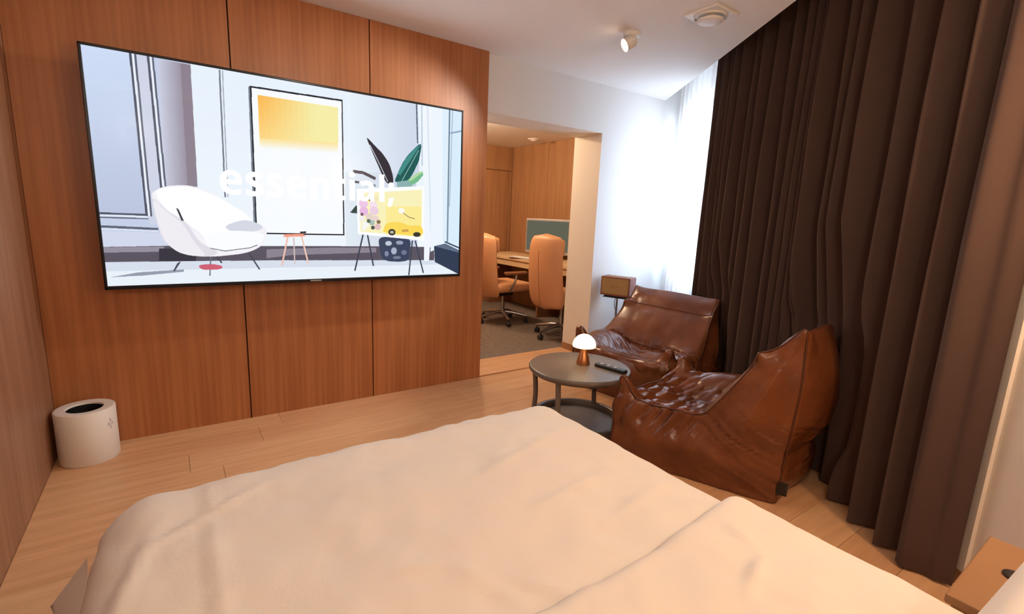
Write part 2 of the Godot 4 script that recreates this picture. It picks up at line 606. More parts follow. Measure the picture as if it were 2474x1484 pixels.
# ---------------------------------------------------------------- the study behind the opening
func build_study() -> void:
	structure("floor_study", span(Vector3(1.0, -0.15, -3.0), Vector3(3.9, 0.0, -0.40), 0.001), M.carpet, "grey brown floor of the study", "floor")
	structure("ceiling_study", span(Vector3(1.0, 2.15, -3.0), Vector3(3.9, 2.25, -0.386), 0.001), M.ceiling, "white ceiling of the study", "ceiling")
	structure("wall_study_left", span(Vector3(0.9, 0, -3.0), Vector3(1.0, 2.25, -0.42), 0.001), M.study_panel, "wood clad side wall of the study", "wall")
	structure("wall_study_front", span(Vector3(0.9, 0, -0.42), Vector3(1.53, 2.3, -0.17), 0.001), M.study_panel, "study side of the panelled wall", "wall")
	var back := structure("wall_study_back", span(Vector3(0.9, 0, -2.95), Vector3(3.9, 2.25, -2.821), 0.001), M.groove, "brown wood wall at the far end of the study", "wall")
	mesh_node("panel", span(Vector3(1.0, 1.835, -2.82), Vector3(3.70, 2.15, -2.80)), M.study_panel, back)
	mesh_node("panel", span(Vector3(3.655, 0, -2.82), Vector3(3.70, 1.83, -2.80)), M.study_panel, back)
	mesh_node("panel", span(Vector3(1.0, 0, -2.82), Vector3(2.75, 1.83, -2.80)), M.study_panel, back)
	var door := structure("door_1", span(Vector3(2.755, 0.0, -2.82), Vector3(3.65, 1.83, -2.806), 0.003), M.study_panel, "plain wooden door in the far wall of the study", "door")
	mesh_node("door_handle", add_tube(Shape.new(), curve([Vector3(2.83, 0.95, -2.806), Vector3(2.83, 0.95, -2.77), Vector3(2.87, 0.95, -2.76), Vector3(2.94, 0.95, -2.76)], 4), 0.008).done(), M.chrome, door)
	var right := structure("wall_study_right", span(Vector3(3.721, 0, -2.95), Vector3(3.9, 2.25, -0.42), 0.001), M.groove, "brown wood panelled wall beside the study desk", "wall")
	var rz := [-2.80, -2.0, -1.2, -0.42]
	for k in 3:
		mesh_node("panel", span(Vector3(3.70, 0, rz[k] + 0.003), Vector3(3.72, 2.15, rz[k + 1] - 0.003)), M.study_panel, right)
	# ceiling outlet and lamp
	var v := thing("air_outlet", "small white round air outlet on the study ceiling", "vent", Vector3(3.42, 2.15, -1.95))
	mesh_node("outlet_ring", lathe([Vector2(0.0, -0.012), Vector2(0.055, -0.012), Vector2(0.075, -0.006), Vector2(0.08, 0)], 32), M.fixture, v)
	mesh_node("outlet_disc", lathe([Vector2(0.0, -0.026), Vector2(0.035, -0.024), Vector2(0.045, -0.012)], 32), M.fixture, v)
	for at in [Vector3(2.15, 2.15, -1.15), Vector3(2.05, 2.15, -2.1)]:
		var l := thing("downlight", "warm downlight in the study ceiling, " + ("the one nearer the opening" if at.z > -1.5 else "the one by the far wall"), "light", at, 0, "study downlights")
		mesh_node("trim_ring", lathe([Vector2(0.045, -0.004), Vector2(0.06, -0.004), Vector2(0.062, 0)], 28), M.fixture, l)
		mesh_node("lamp_lens", lathe([Vector2(0.0, -0.002), Vector2(0.045, -0.003)], 28), glow(Color(1, 0.72, 0.45), 3.0), l)
		omni(l, Vector3(0, -0.05, 0), Color(1, 0.87, 0.72), 1.1, 0.04)
	# desk along the right wall
	var desk := thing("desk", "pale wooden desk along the study wall", "desk", Vector3(3.40, 0, -1.6))
	mesh_node("desk_top", box(Vector3(0, 0.70, 0), Vector3(0.58, 0.035, 2.3), 0.004), M.desk, desk)
	mesh_node("apron", box(Vector3(-0.265, 0.645, 0), Vector3(0.02, 0.072, 2.28), 0.002), M.desk, desk)
	for z in [-1.12, 0.0, 1.12]:
		mesh_node("side_panel", box(Vector3(0.10, 0.341, z), Vector3(0.36, 0.681, 0.03), 0.002), M.tan_dark, desk)
	# computer screen facing the chairs
	var mon := thing("computer_monitor", "silver computer screen standing on the study desk", "monitor", Vector3(3.45, 0.7176, -1.64), deg_to_rad(-72))
	mesh_node("stand_foot", box(Vector3(0, 0.004, -0.03), Vector3(0.20, 0.008, 0.18), 0.003), M.silver, mon)
	mesh_node("stand_neck", box(Vector3(0, 0.14, -0.07), Vector3(0.16, 0.28, 0.012), 0.003, Basis(Vector3.RIGHT, 0.2)), M.silver, mon)
	mesh_node("screen_housing", box(Vector3(0, 0.27, -0.012), Vector3(0.63, 0.42, 0.02), 0.006), M.silver, mon)
	var pic := mesh_node("display", box(Vector3(0, 0.275, -0.0005), Vector3(0.60, 0.36, 0.004), 0.001), glow(Color(0.42, 0.44, 0.38), 0.6), mon)
	pic.material_override.albedo_color = Color(0.05, 0.05, 0.05)
	pic.set_meta("label", "grey green desktop picture")
	var kb := thing("keyboard", "flat light keyboard near the edge of the study desk", "keyboard", Vector3(3.17, 0.7176, -1.72), deg_to_rad(-85))
	mesh_node("key_tray", box(Vector3(0, 0.006, 0), Vector3(0.40, 0.012, 0.13), 0.004), M.silver, kb)
	for r in 4:
		mesh_node("key_row", box(Vector3(0, 0.0135, -0.045 + r * 0.03), Vector3(0.38, 0.004, 0.024), 0.001), M.fixture, kb)
	office_chair("tan leather office chair nearest the opening, its tall back turned to the bedroom", Vector3(2.965, 0, -0.725), deg_to_rad(-84), 1.06)
	office_chair("tan leather office chair further inside the study, half hidden by the panelled wall", Vector3(2.80, 0, -1.58), deg_to_rad(-88), 1.02)

func omni(parent: Node, at: Vector3, color: Color, energy: float, size: float) -> OmniLight3D:
	var l := OmniLight3D.new()
	l.name = "lamp_light"
	parent.add_child(l, true)
	l.position = at
	l.light_color = color
	l.light_energy = energy
	l.light_size = size
	l.omni_range = 12.0
	l.omni_attenuation = 2.0
	l.shadow_enabled = true
	return l

func office_chair(label: String, at: Vector3, turn: float, tall: float) -> void:
	var c := thing("office_chair", label, "chair", at, turn, "study chairs")
	var k := tall / 1.06
	# back shell: a curved padded slab, taller than wide (the sitter faces -z)
	var s := Shape.new()
	for side in [0, 1]:
		var pts := []
		for r in 29:
			var v := r / 28.0
			var row := []
			for j in 21:
				var u := j / 10.0 - 1.0
				var hw := 0.235 * (1.0 - 0.10 * pow(v, 2)) * pow(maxf(1.0 - pow(absf(2 * v - 1), 7.0), 0.0), 0.22)
				var th := 0.055 * pow(maxf(1.0 - pow(absf(u), 4.0), 0.0), 0.5) * pow(maxf(1.0 - pow(absf(2 * v - 1), 8.0), 0.0), 0.5)
				var y := (0.31 + 0.75 * v) * k
				var zc := 0.25 + 0.06 * v - 0.05 * u * u + 0.03 * sin(PI * v)
				if side == 1: th += 0.018 * exp(-pow((v - 0.86) / 0.10, 2)) * (1 - pow(absf(u), 3.0))
				row.append(Vector3(u * hw, y, zc + (th if side == 0 else -th)))
			pts.append(row if side == 1 else reversed(row))
		cloth(s, pts)
	var back := mesh_node("backrest", s.done(), M.tan, c)
	var seam := []
	for r in 15:
		var v := 0.06 + 0.72 * r / 14.0
		seam.append(Vector3(0, (0.31 + 0.75 * v) * k, 0.25 + 0.06 * v + 0.03 * sin(PI * v) + 0.0545))
	mesh_node("seam", tube(seam, 0.003, 5), M.tan_dark, back)
	mesh_node("headrest", box(Vector3(0, 0.93 * k, 0.215), Vector3(0.36, 0.17, 0.07), 0.034), M.tan, c)
	var seat := Shape.new()
	add_box(seat, Vector3(0, 0.43, 0.0), Vector3(0.48, 0.11, 0.48), 0.05, Basis.IDENTITY, 4)
	mesh_node("seat", seat.done(), M.tan, c)
	for x in [-1, 1]:
		mesh_node("armrest", add_box(Shape.new(), Vector3(x * 0.27, 0.60, 0.03), Vector3(0.055, 0.035, 0.30), 0.016, Basis.IDENTITY, 3).done(), M.tan_dark, c)
		mesh_node("arm_post", tube(curve([Vector3(x * 0.27, 0.585, 0.02), Vector3(x * 0.285, 0.50, 0.05), Vector3(x * 0.235, 0.40, 0.08)], 5), 0.013, 8), M.chrome, c)
	mesh_node("tilt_box", box(Vector3(0, 0.345, 0.02), Vector3(0.16, 0.06, 0.22), 0.01), M.caster, c)
	mesh_node("gas_column", lathe([Vector2(0.0, 0.09), Vector2(0.026, 0.09), Vector2(0.026, 0.22), Vector2(0.016, 0.22), Vector2(0.016, 0.33), Vector2(0, 0.33)], 18), M.chrome, c)
	for a in 5:
		var w := TAU * a / 5 + 0.35
		var d := Vector3(cos(w), 0, sin(w))
		mesh_node("base_arm", add_tube(Shape.new(), [Vector3(0, 0.125, 0), d * 0.12 + Vector3(0, 0.115, 0), d * 0.28 + Vector3(0, 0.082, 0)], 0.024, 8, false, 0.015).done(), M.chrome, c)
		var wheel := Shape.new()
		for o in [-0.014, 0.014]:
			add_lathe(wheel, [Vector2(0, -0.009), Vector2(0.022, -0.009), Vector2(0.027, -0.005), Vector2(0.027, 0.005), Vector2(0.022, 0.009), Vector2(0, 0.009)], 18, Transform3D(Basis(Vector3(0, 1, 0), d, Vector3(0, 1, 0).cross(d)), Vector3(d.x * 0.28, 0.027, d.z * 0.28) + d * o))
		add_tube(wheel, [d * 0.28 + Vector3(0, 0.03, 0), d * 0.28 + Vector3(0, 0.08, 0)], 0.008, 8)
		mesh_node("caster", wheel.done(), M.caster, c)

func reversed(a: Array) -> Array:
	var b := a.duplicate()
	b.reverse()
	return b

# ---------------------------------------------------------------- television
const SHOWN := [
	["p", [196, 206, 230], 0, [-16, -15, 339, -5, 332, 497, 315, 758, -7, 754]],
	["p", [206, 222, 245], 0, [-14, -13, 138, -46, 138, -18, -17, 14]],
	["p", [205, 220, 244], 0, [-17, 12, 139, -21, 139, 8, -20, 40]],
	["p", [204, 219, 243], 0, [-19, 37, 139, 5, 139, 33, -22, 65]],
	["p", [203, 218, 242], 0, [-22, 62, 139, 30, 139, 59, -25, 90]],
	["p", [202, 217, 241], 0, [-24, 87, 140, 56, 140, 85, -27, 115]],
	["p", [202, 216, 240], 0, [-27, 112, 140, 82, 140, 112, -30, 141]],
	["p", [201, 215, 239], 0, [-29, 138, 140, 109, 140, 138, -32, 166]],
	["p", [200, 214, 238], 0, [-32, 164, 140, 135, 140, 165, -35, 192]],
	["p", [199, 213, 237], 0, [-35, 189, 141, 162, 141, 191, -37, 218]],
	["p", [198, 212, 236], 0, [-37, 215, 141, 188, 141, 218, -40, 244]],
	["p", [198, 211, 235], 0, [-40, 241, 141, 215, 141, 246, -43, 270]],
	["p", [197, 210, 234], 0, [-42, 267, 142, 242, 142, 273, -45, 296]],
	["p", [196, 208, 233], 0, [-45, 293, 142, 270, 142, 300, -48, 323]],
	["p", [195, 207, 232], 0, [-47, 320, 142, 297, 142, 328, -50, 349]],
	["p", [195, 206, 231], 0, [-50, 346, 143, 325, 143, 356, -53, 376]],
	["p", [194, 205, 230], 0, [-53, 373, 143, 353, 143, 384, -56, 403]],
	["p", [193, 204, 229], 0, [-55, 400, 143, 381, 143, 412, -58, 429]],
	["p", [192, 203, 228], 0, [-58, 426, 144, 409, 144, 441, -61, 456]],
	["p", [191, 202, 227], 0, [-61, 453, 144, 437, 144, 469, -64, 484]],
	["p", [191, 201, 226], 0, [-63, 481, 144, 466, 144, 498, -66, 511]],
	["p", [190, 200, 225], 0, [-66, 508, 145, 495, 145, 527, -69, 538]],
	["p", [189, 199, 224], 0, [-69, 535, 145, 524, 145, 556, -72, 566]],
	["p", [188, 198, 223], 0, [-72, 563, 145, 553, 145, 585, -75, 593]],
	["p", [188, 197, 222], 0, [-74, 590, 146, 582, 146, 615, -77, 621]],
	["p", [206, 212, 230], 0, [157, -3, 200, -5, 209, 504, 207, 654, 155, 651]],
	["p", [200, 204, 222], 0, [230, 4, 237, 3, 222, 569, 215, 570]],
	["p", [196, 199, 217], 0, [236, 4, 242, 3, 227, 565, 221, 565]],
	["p", [193, 195, 213], 0, [241, 4, 247, 3, 233, 561, 226, 561]],
	["p", [190, 191, 209], 0, [246, 4, 253, 3, 239, 557, 232, 557]],
	["p", [186, 187, 204], 0, [251, 4, 258, 3, 244, 552, 238, 553]],
	["p", [183, 183, 200], 0, [257, 4, 263, 3, 250, 548, 244, 548]],
	["p", [180, 179, 196], 0, [262, 4, 268, 3, 256, 544, 249, 544]],
	["p", [177, 175, 191], 0, [267, 4, 274, 3, 262, 539, 255, 540]],
	["p", [173, 171, 187], 0, [273, 4, 279, 3, 268, 535, 261, 535]],
	["p", [170, 167, 183], 0, [278, 4, 285, 3, 273, 531, 267, 531]],
	["p", [167, 162, 178], 0, [283, 4, 290, 3, 279, 526, 273, 527]],
	["p", [164, 158, 174], 0, [289, 4, 295, 3, 285, 522, 278, 522]],
	["p", [160, 154, 170], 0, [294, 4, 301, 3, 291, 518, 284, 518]],
	["p", [157, 150, 165], 0, [300, 4, 306, 3, 297, 513, 290, 514]],
	["p", [142, 130, 143], 0, [305, 4, 312, 3, 303, 509, 296, 509]],
	["p", [142, 130, 143], 0, [311, 4, 317, 3, 309, 505, 302, 505]],
	["p", [142, 130, 143], 0, [316, 4, 323, 3, 315, 500, 308, 501]],
	["p", [142, 130, 143], 0, [322, 4, 328, 3, 320, 496, 314, 496]],
	["p", [142, 130, 143], 0, [327, 4, 334, 3, 326, 491, 320, 492]],
	["p", [142, 130, 143], 0, [333, 4, 339, 3, 332, 487, 326, 487]],
	["l", [84, 88, 104], 5, [145, -5, 148, 618]],
	["l", [235, 240, 248], 4, [152, -5, 156, 618]],
	["l", [96, 100, 116], 4, [160, -5, 163, 618]],
	["l", [84, 88, 104], 5, [200, -2, 205, 520]],
	["l", [235, 240, 248], 4, [208, -2, 213, 520]],
	["l", [96, 100, 116], 4, [215, -2, 220, 520]],
	["l", [84, 88, 104], 5, [-4, 611, 149, 612]],
	["l", [226, 232, 244], 4, [-5, 619, 151, 620]],
	["l", [96, 100, 116], 3, [-4, 627, 153, 628]],
	["l", [96, 100, 118], 6, [-1, 662, 183, 669]],
	["l", [226, 232, 244], 3, [-2, 672, 182, 678]],
	["p", [210, 216, 236], 0, [0, 680, 212, 684, 208, 743, -2, 741]],
	["l", [120, 126, 140], 4, [441, 3, 432, 526]],
	["l", [170, 178, 192], 3, [452, 3, 442, 525]],
	["p", [232, 242, 250], 0, [971, 2, 993, -2, 991, 379, 969, 380]],
	["p", [225, 234, 242], 0, [953, 378, 975, 376, 973, 745, 950, 745]],
	["p", [230, 240, 249], 0, [988, -1, 1010, -4, 1009, 377, 986, 379]],
	["p", [223, 233, 241], 0, [970, 376, 992, 375, 991, 745, 967, 745]],
	["p", [229, 239, 248], 0, [1005, -4, 1027, -7, 1026, 376, 1003, 378]],
	["p", [222, 232, 240], 0, [987, 375, 1010, 373, 1009, 745, 985, 745]],
	["p", [228, 237, 247], 0, [1022, -6, 1044, -10, 1044, 375, 1021, 376]],
	["p", [221, 230, 240], 0, [1004, 374, 1027, 372, 1027, 745, 1003, 745]],
	["p", [226, 236, 246], 0, [1039, -9, 1061, -13, 1062, 373, 1039, 375]],
	["p", [220, 229, 239], 0, [1022, 372, 1045, 371, 1045, 745, 1021, 745]],
	["p", [225, 235, 245], 0, [1056, -12, 1078, -16, 1080, 372, 1056, 374]],
	["p", [218, 228, 238], 0, [1040, 371, 1063, 369, 1064, 746, 1040, 745]],
	["p", [224, 233, 244], 0, [1073, -15, 1096, -19, 1098, 370, 1074, 372]],
	["p", [217, 226, 237], 0, [1057, 370, 1081, 368, 1082, 746, 1058, 746]],
	["p", [223, 232, 244], 0, [1091, -18, 1114, -21, 1116, 369, 1092, 371]],
	["p", [216, 225, 236], 0, [1075, 368, 1099, 366, 1101, 746, 1077, 746]],
	["p", [221, 231, 243], 0, [1108, -21, 1131, -24, 1135, 368, 1111, 370]],
	["p", [215, 224, 235], 0, [1094, 367, 1117, 365, 1120, 746, 1095, 746]],
	["p", [220, 229, 242], 0, [1126, -23, 1149, -27, 1153, 366, 1129, 368]],
	["p", [214, 222, 235], 0, [1112, 365, 1136, 364, 1139, 746, 1114, 746]],
	["p", [219, 228, 241], 0, [1144, -26, 1167, -30, 1172, 365, 1148, 367]],
	["p", [212, 221, 234], 0, [1130, 364, 1154, 362, 1158, 746, 1133, 746]],
	["p", [218, 226, 240], 0, [1162, -29, 1186, -33, 1191, 363, 1166, 365]],
	["p", [211, 220, 233], 0, [1149, 363, 1173, 361, 1178, 746, 1153, 746]],
	["p", [216, 225, 239], 0, [1180, -32, 1204, -36, 1210, 362, 1185, 364]],
	["p", [210, 218, 232], 0, [1168, 361, 1192, 359, 1197, 747, 1172, 746]],
	["p", [215, 224, 239], 0, [1198, -35, 1222, -39, 1229, 360, 1204, 362]],
	["p", [209, 217, 231], 0, [1186, 360, 1211, 358, 1217, 747, 1192, 747]],
	["p", [214, 222, 238], 0, [1217, -38, 1241, -42, 1249, 359, 1224, 361]],
	["p", [207, 216, 231], 0, [1205, 358, 1230, 356, 1237, 747, 1211, 747]],
	["p", [213, 221, 237], 0, [1235, -41, 1260, -45, 1268, 357, 1243, 359]],
	["p", [206, 214, 230], 0, [1225, 357, 1250, 355, 1257, 747, 1231, 747]],
	["p", [211, 220, 236], 0, [1254, -44, 1279, -49, 1288, 356, 1262, 358]],
	["p", [205, 213, 229], 0, [1244, 355, 1269, 353, 1278, 747, 1251, 747]],
	["p", [210, 218, 235], 0, [1273, -48, 1298, -52, 1308, 354, 1282, 356]],
	["p", [204, 212, 228], 0, [1263, 354, 1289, 352, 1298, 747, 1272, 747]],
	["p", [209, 217, 234], 0, [1292, -51, 1317, -55, 1328, 353, 1302, 355]],
	["p", [202, 210, 227], 0, [1283, 352, 1309, 350, 1319, 747, 1292, 747]],
	["p", [208, 216, 234], 0, [1311, -54, 1337, -58, 1348, 351, 1322, 353]],
	["p", [201, 209, 226], 0, [1303, 351, 1329, 349, 1340, 748, 1313, 747]],
	["p", [92, 86, 98], 0, [-2, 743, 208, 738, 1163, 740, 1441, 744, 1444, 828, 583, 807, -3, 803]],
	["p", [150, 142, 156], 0, [-2, 744, 197, 741, 195, 763, -3, 765]],
	["p", [60, 56, 66], 0, [179, 749, 310, 751, 306, 804, 175, 801]],
	["p", [140, 132, 144], 0, [585, 754, 884, 746, 1107, 748, 1107, 772, 691, 782, 583, 796]],
	["p", [214, 222, 236], 0, [-4, 803, 583, 805, 1444, 818, 1606, 905, 1610, 995, -8, 906]],
	["p", [232, 240, 248], 0, [-2, 840, 547, 841, 1484, 843, 1606, 905, 1610, 995, -8, 906]],
	["p", [150, 156, 172], 0, [11, 864, 103, 847, 259, 839, 259, 849, 115, 861]],
	["p", [40, 44, 54], 0, [552, 46, 949, 40, 944, 685, 545, 684]],
	["p", [120, 128, 140], 0, [546, 52, 552, 46, 545, 684, 537, 684]],
	["p", [247, 250, 253], 0, [558, 53, 944, 48, 938, 679, 550, 678]],
	["p", [250, 186, 88], 0, [581, 79, 606, 79, 606, 93, 581, 93]],
	["p", [249, 191, 96], 0, [604, 79, 629, 79, 629, 93, 603, 93]],
	["p", [248, 196, 105], 0, [626, 79, 652, 79, 652, 93, 626, 93]],
	["p", [248, 202, 113], 0, [650, 79, 675, 79, 675, 93, 649, 93]],
	["p", [247, 207, 122], 0, [673, 79, 699, 79, 699, 93, 673, 93]],
	["p", [246, 212, 130], 0, [697, 79, 723, 79, 723, 92, 697, 93]],
	["p", [246, 218, 139], 0, [721, 79, 747, 79, 747, 92, 721, 92]],
	["p", [245, 223, 148], 0, [745, 79, 772, 79, 772, 92, 745, 92]],
	["p", [244, 228, 156], 0, [770, 79, 797, 79, 797, 92, 769, 92]],
	["p", [244, 234, 165], 0, [794, 79, 822, 79, 822, 92, 794, 92]],
	["p", [244, 236, 168], 0, [820, 79, 848, 79, 848, 92, 820, 92]],
	["p", [244, 236, 168], 0, [845, 79, 874, 79, 874, 92, 845, 92]],
	["p", [244, 236, 168], 0, [871, 79, 900, 79, 900, 91, 871, 92]],
	["p", [244, 236, 168], 0, [897, 79, 927, 79, 927, 91, 897, 91]],
	["p", [250, 188, 91], 0, [581, 92, 606, 92, 606, 106, 581, 106]],
	["p", [249, 193, 99], 0, [603, 92, 629, 92, 629, 106, 603, 106]],
	["p", [248, 198, 107], 0, [626, 92, 652, 92, 652, 105, 626, 106]],
	["p", [248, 203, 115], 0, [649, 92, 675, 91, 675, 105, 649, 105]],
	["p", [247, 208, 124], 0, [673, 91, 699, 91, 699, 105, 673, 105]],
	["p", [246, 213, 132], 0, [697, 91, 723, 91, 723, 105, 696, 105]],
	["p", [246, 218, 140], 0, [721, 91, 747, 91, 747, 104, 720, 105]],
	["p", [245, 224, 148], 0, [745, 91, 772, 91, 772, 104, 745, 104]],
	["p", [244, 229, 157], 0, [769, 91, 797, 91, 797, 104, 769, 104]],
	["p", [244, 234, 165], 0, [794, 91, 822, 91, 822, 104, 794, 104]],
	["p", [244, 236, 168], 0, [820, 91, 848, 91, 848, 103, 819, 104]],
	["p", [244, 236, 168], 0, [845, 91, 874, 90, 874, 103, 845, 103]],
	["p", [244, 236, 168], 0, [871, 90, 900, 90, 900, 103, 871, 103]],
	["p", [244, 236, 168], 0, [897, 90, 927, 90, 926, 103, 897, 103]],
	["p", [250, 190, 94], 0, [581, 105, 606, 104, 606, 118, 581, 119]],
	["p", [249, 194, 102], 0, [603, 105, 629, 104, 628, 118, 603, 119]],
	["p", [248, 199, 110], 0, [626, 104, 652, 104, 652, 118, 626, 118]],
	["p", [248, 204, 118], 0, [649, 104, 675, 104, 675, 118, 649, 118]],
	["p", [247, 209, 126], 0, [673, 104, 699, 104, 699, 117, 673, 118]],
	["p", [246, 214, 133], 0, [696, 104, 723, 103, 723, 117, 696, 117]],
	["p", [246, 219, 141], 0, [720, 103, 747, 103, 747, 117, 720, 117]],
	["p", [245, 224, 149], 0, [745, 103, 772, 103, 772, 116, 745, 117]],
	["p", [244, 229, 157], 0, [769, 103, 797, 103, 797, 116, 769, 116]],
	["p", [244, 234, 165], 0, [794, 103, 822, 102, 822, 116, 794, 116]],
	["p", [244, 236, 168], 0, [819, 102, 848, 102, 848, 115, 819, 116]],
	["p", [244, 236, 168], 0, [845, 102, 874, 102, 873, 115, 845, 115]],
	["p", [244, 236, 168], 0, [871, 102, 900, 102, 900, 114, 871, 115]],
	["p", [244, 236, 168], 0, [897, 102, 926, 102, 926, 114, 897, 114]],
	["p", [250, 192, 97], 0, [581, 118, 606, 117, 606, 131, 581, 132]],
	["p", [249, 196, 105], 0, [603, 117, 628, 117, 628, 131, 603, 131]],
	["p", [249, 201, 112], 0, [626, 117, 652, 117, 652, 130, 626, 131]],
	["p", [248, 206, 120], 0, [649, 117, 675, 116, 675, 130, 649, 130]],
	["p", [247, 210, 127], 0, [673, 116, 699, 116, 699, 130, 673, 130]],
	["p", [246, 215, 135], 0, [696, 116, 723, 116, 723, 129, 696, 130]],
	["p", [246, 220, 142], 0, [720, 116, 747, 115, 747, 129, 720, 129]],
	["p", [245, 225, 150], 0, [745, 115, 772, 115, 772, 128, 745, 129]],
	["p", [244, 229, 157], 0, [769, 115, 797, 115, 797, 128, 769, 128]],
	["p", [244, 234, 165], 0, [794, 115, 822, 114, 822, 127, 794, 128]],
	["p", [244, 236, 168], 0, [819, 114, 848, 114, 847, 127, 819, 127]],
	["p", [244, 236, 168], 0, [845, 114, 873, 114, 873, 126, 845, 127]],
	["p", [244, 236, 168], 0, [871, 114, 900, 113, 900, 126, 871, 127]],
	["p", [244, 236, 168], 0, [897, 113, 926, 113, 926, 126, 897, 126]],
	["p", [250, 194, 101], 0, [581, 130, 606, 130, 605, 144, 581, 145]],
	["p", [249, 198, 108], 0, [603, 130, 628, 130, 628, 144, 603, 144]],
	["p", [249, 203, 115], 0, [626, 130, 652, 129, 651, 143, 626, 144]],
	["p", [248, 207, 122], 0, [649, 129, 675, 129, 675, 143, 649, 143]],
	["p", [247, 212, 129], 0, [673, 129, 699, 128, 699, 142, 673, 143]],
	["p", [247, 216, 136], 0, [696, 128, 723, 128, 723, 141, 696, 142]],
	["p", [246, 221, 144], 0, [720, 128, 747, 128, 747, 141, 720, 142]],
	["p", [245, 225, 151], 0, [745, 128, 772, 127, 772, 140, 744, 141]],
	["p", [244, 230, 158], 0, [769, 127, 797, 127, 796, 140, 769, 140]],
	["p", [244, 234, 165], 0, [794, 127, 822, 126, 822, 139, 794, 140]],
	["p", [244, 236, 168], 0, [819, 126, 847, 126, 847, 139, 819, 139]],
	["p", [244, 236, 168], 0, [845, 126, 873, 125, 873, 138, 845, 139]],
	["p", [244, 236, 168], 0, [871, 125, 900, 125, 899, 138, 871, 138]],
	["p", [244, 236, 168], 0, [897, 125, 926, 124, 926, 137, 897, 138]],
	["p", [250, 196, 104], 0, [581, 143, 605, 143, 605, 157, 580, 158]],
	["p", [249, 200, 111], 0, [603, 143, 628, 142, 628, 156, 603, 157]],
	["p", [249, 204, 118], 0, [626, 142, 651, 142, 651, 156, 626, 156]],
	["p", [248, 208, 124], 0, [649, 142, 675, 141, 675, 155, 649, 156]],
	["p", [247, 213, 131], 0, [673, 141, 699, 141, 699, 154, 672, 155]],
	["p", [247, 217, 138], 0, [696, 141, 723, 140, 723, 154, 696, 155]],
	["p", [246, 221, 145], 0, [720, 140, 747, 140, 747, 153, 720, 154]],
	["p", [245, 226, 152], 0, [744, 140, 772, 139, 771, 153, 744, 153]],
	["p", [244, 230, 158], 0, [769, 139, 796, 139, 796, 152, 769, 153]],
	["p", [244, 234, 165], 0, [794, 139, 822, 138, 822, 151, 794, 152]],
	["p", [244, 236, 168], 0, [819, 138, 847, 138, 847, 151, 819, 151]],
	["p", [244, 236, 168], 0, [845, 138, 873, 137, 873, 150, 845, 151]],
	["p", [244, 236, 168], 0, [871, 137, 899, 136, 899, 149, 870, 150]],
	["p", [244, 236, 168], 0, [897, 137, 926, 136, 926, 149, 897, 149]],
	["p", [250, 198, 107], 0, [581, 156, 605, 156, 605, 170, 580, 171]],
	["p", [250, 202, 114], 0, [603, 156, 628, 155, 628, 169, 603, 170]],
	["p", [249, 206, 120], 0, [626, 155, 651, 154, 651, 168, 626, 169]],
	["p", [248, 210, 127], 0, [649, 154, 675, 154, 675, 168, 649, 168]],
	["p", [247, 214, 133], 0, [672, 154, 699, 153, 698, 167, 672, 168]],
	["p", [247, 218, 140], 0, [696, 153, 723, 153, 722, 166, 696, 167]],
	["p", [246, 222, 146], 0, [720, 153, 747, 152, 747, 165, 720, 166]],
	["p", [245, 226, 152], 0, [744, 152, 771, 151, 771, 165, 744, 166]],
	["p", [244, 230, 159], 0, [769, 151, 796, 151, 796, 164, 769, 165]],
	["p", [244, 234, 165], 0, [794, 151, 822, 150, 822, 163, 794, 164]],
	["p", [244, 236, 168], 0, [819, 150, 847, 149, 847, 162, 819, 163]],
	["p", [244, 236, 168], 0, [845, 149, 873, 149, 873, 162, 845, 163]],
	["p", [244, 236, 168], 0, [871, 149, 899, 148, 899, 161, 870, 162]],
	["p", [244, 236, 168], 0, [897, 148, 926, 147, 926, 160, 897, 161]],
	["p", [251, 200, 111], 0, [580, 169, 605, 168, 605, 183, 580, 184]],
	["p", [250, 203, 117], 0, [603, 169, 628, 168, 628, 182, 603, 183]],
	["p", [249, 207, 123], 0, [626, 168, 651, 167, 651, 181, 626, 182]],
	["p", [248, 211, 129], 0, [649, 167, 675, 166, 675, 180, 649, 181]],
	["p", [248, 215, 135], 0, [672, 166, 698, 166, 698, 179, 672, 180]],
	["p", [247, 219, 141], 0, [696, 166, 722, 165, 722, 179, 696, 180]],
	["p", [246, 223, 147], 0, [720, 165, 747, 164, 747, 178, 720, 179]],
	["p", [245, 227, 153], 0, [744, 164, 771, 164, 771, 177, 744, 178]],
	["p", [245, 230, 159], 0, [769, 164, 796, 163, 796, 176, 769, 177]],
	["p", [244, 234, 165], 0, [794, 163, 822, 162, 821, 175, 794, 176]],
	["p", [244, 236, 168], 0, [819, 162, 847, 161, 847, 174, 819, 175]],
	["p", [244, 236, 168], 0, [845, 161, 873, 161, 873, 173, 844, 174]],
	["p", [244, 236, 168], 0, [870, 161, 899, 160, 899, 173, 870, 174]],
	["p", [244, 236, 168], 0, [897, 160, 926, 159, 926, 172, 896, 173]],
	["p", [251, 202, 114], 0, [580, 182, 605, 181, 605, 196, 580, 197]],
	["p", [250, 205, 120], 0, [603, 181, 628, 181, 628, 195, 603, 196]],
	["p", [249, 209, 125], 0, [626, 181, 651, 180, 651, 194, 626, 195]],
	["p", [248, 212, 131], 0, [649, 180, 675, 179, 675, 193, 649, 194]],
	["p", [248, 216, 137], 0, [672, 179, 698, 178, 698, 192, 672, 193]],
	["p", [247, 220, 143], 0, [696, 178, 722, 177, 722, 191, 696, 192]],
	["p", [246, 223, 148], 0, [720, 177, 747, 177, 747, 190, 720, 191]],
	["p", [245, 227, 154], 0, [744, 177, 771, 176, 771, 189, 744, 190]],
	["p", [245, 231, 160], 0, [769, 176, 796, 175, 796, 188, 769, 189]],
	["p", [244, 234, 166], 0, [794, 175, 821, 174, 821, 187, 794, 188]],
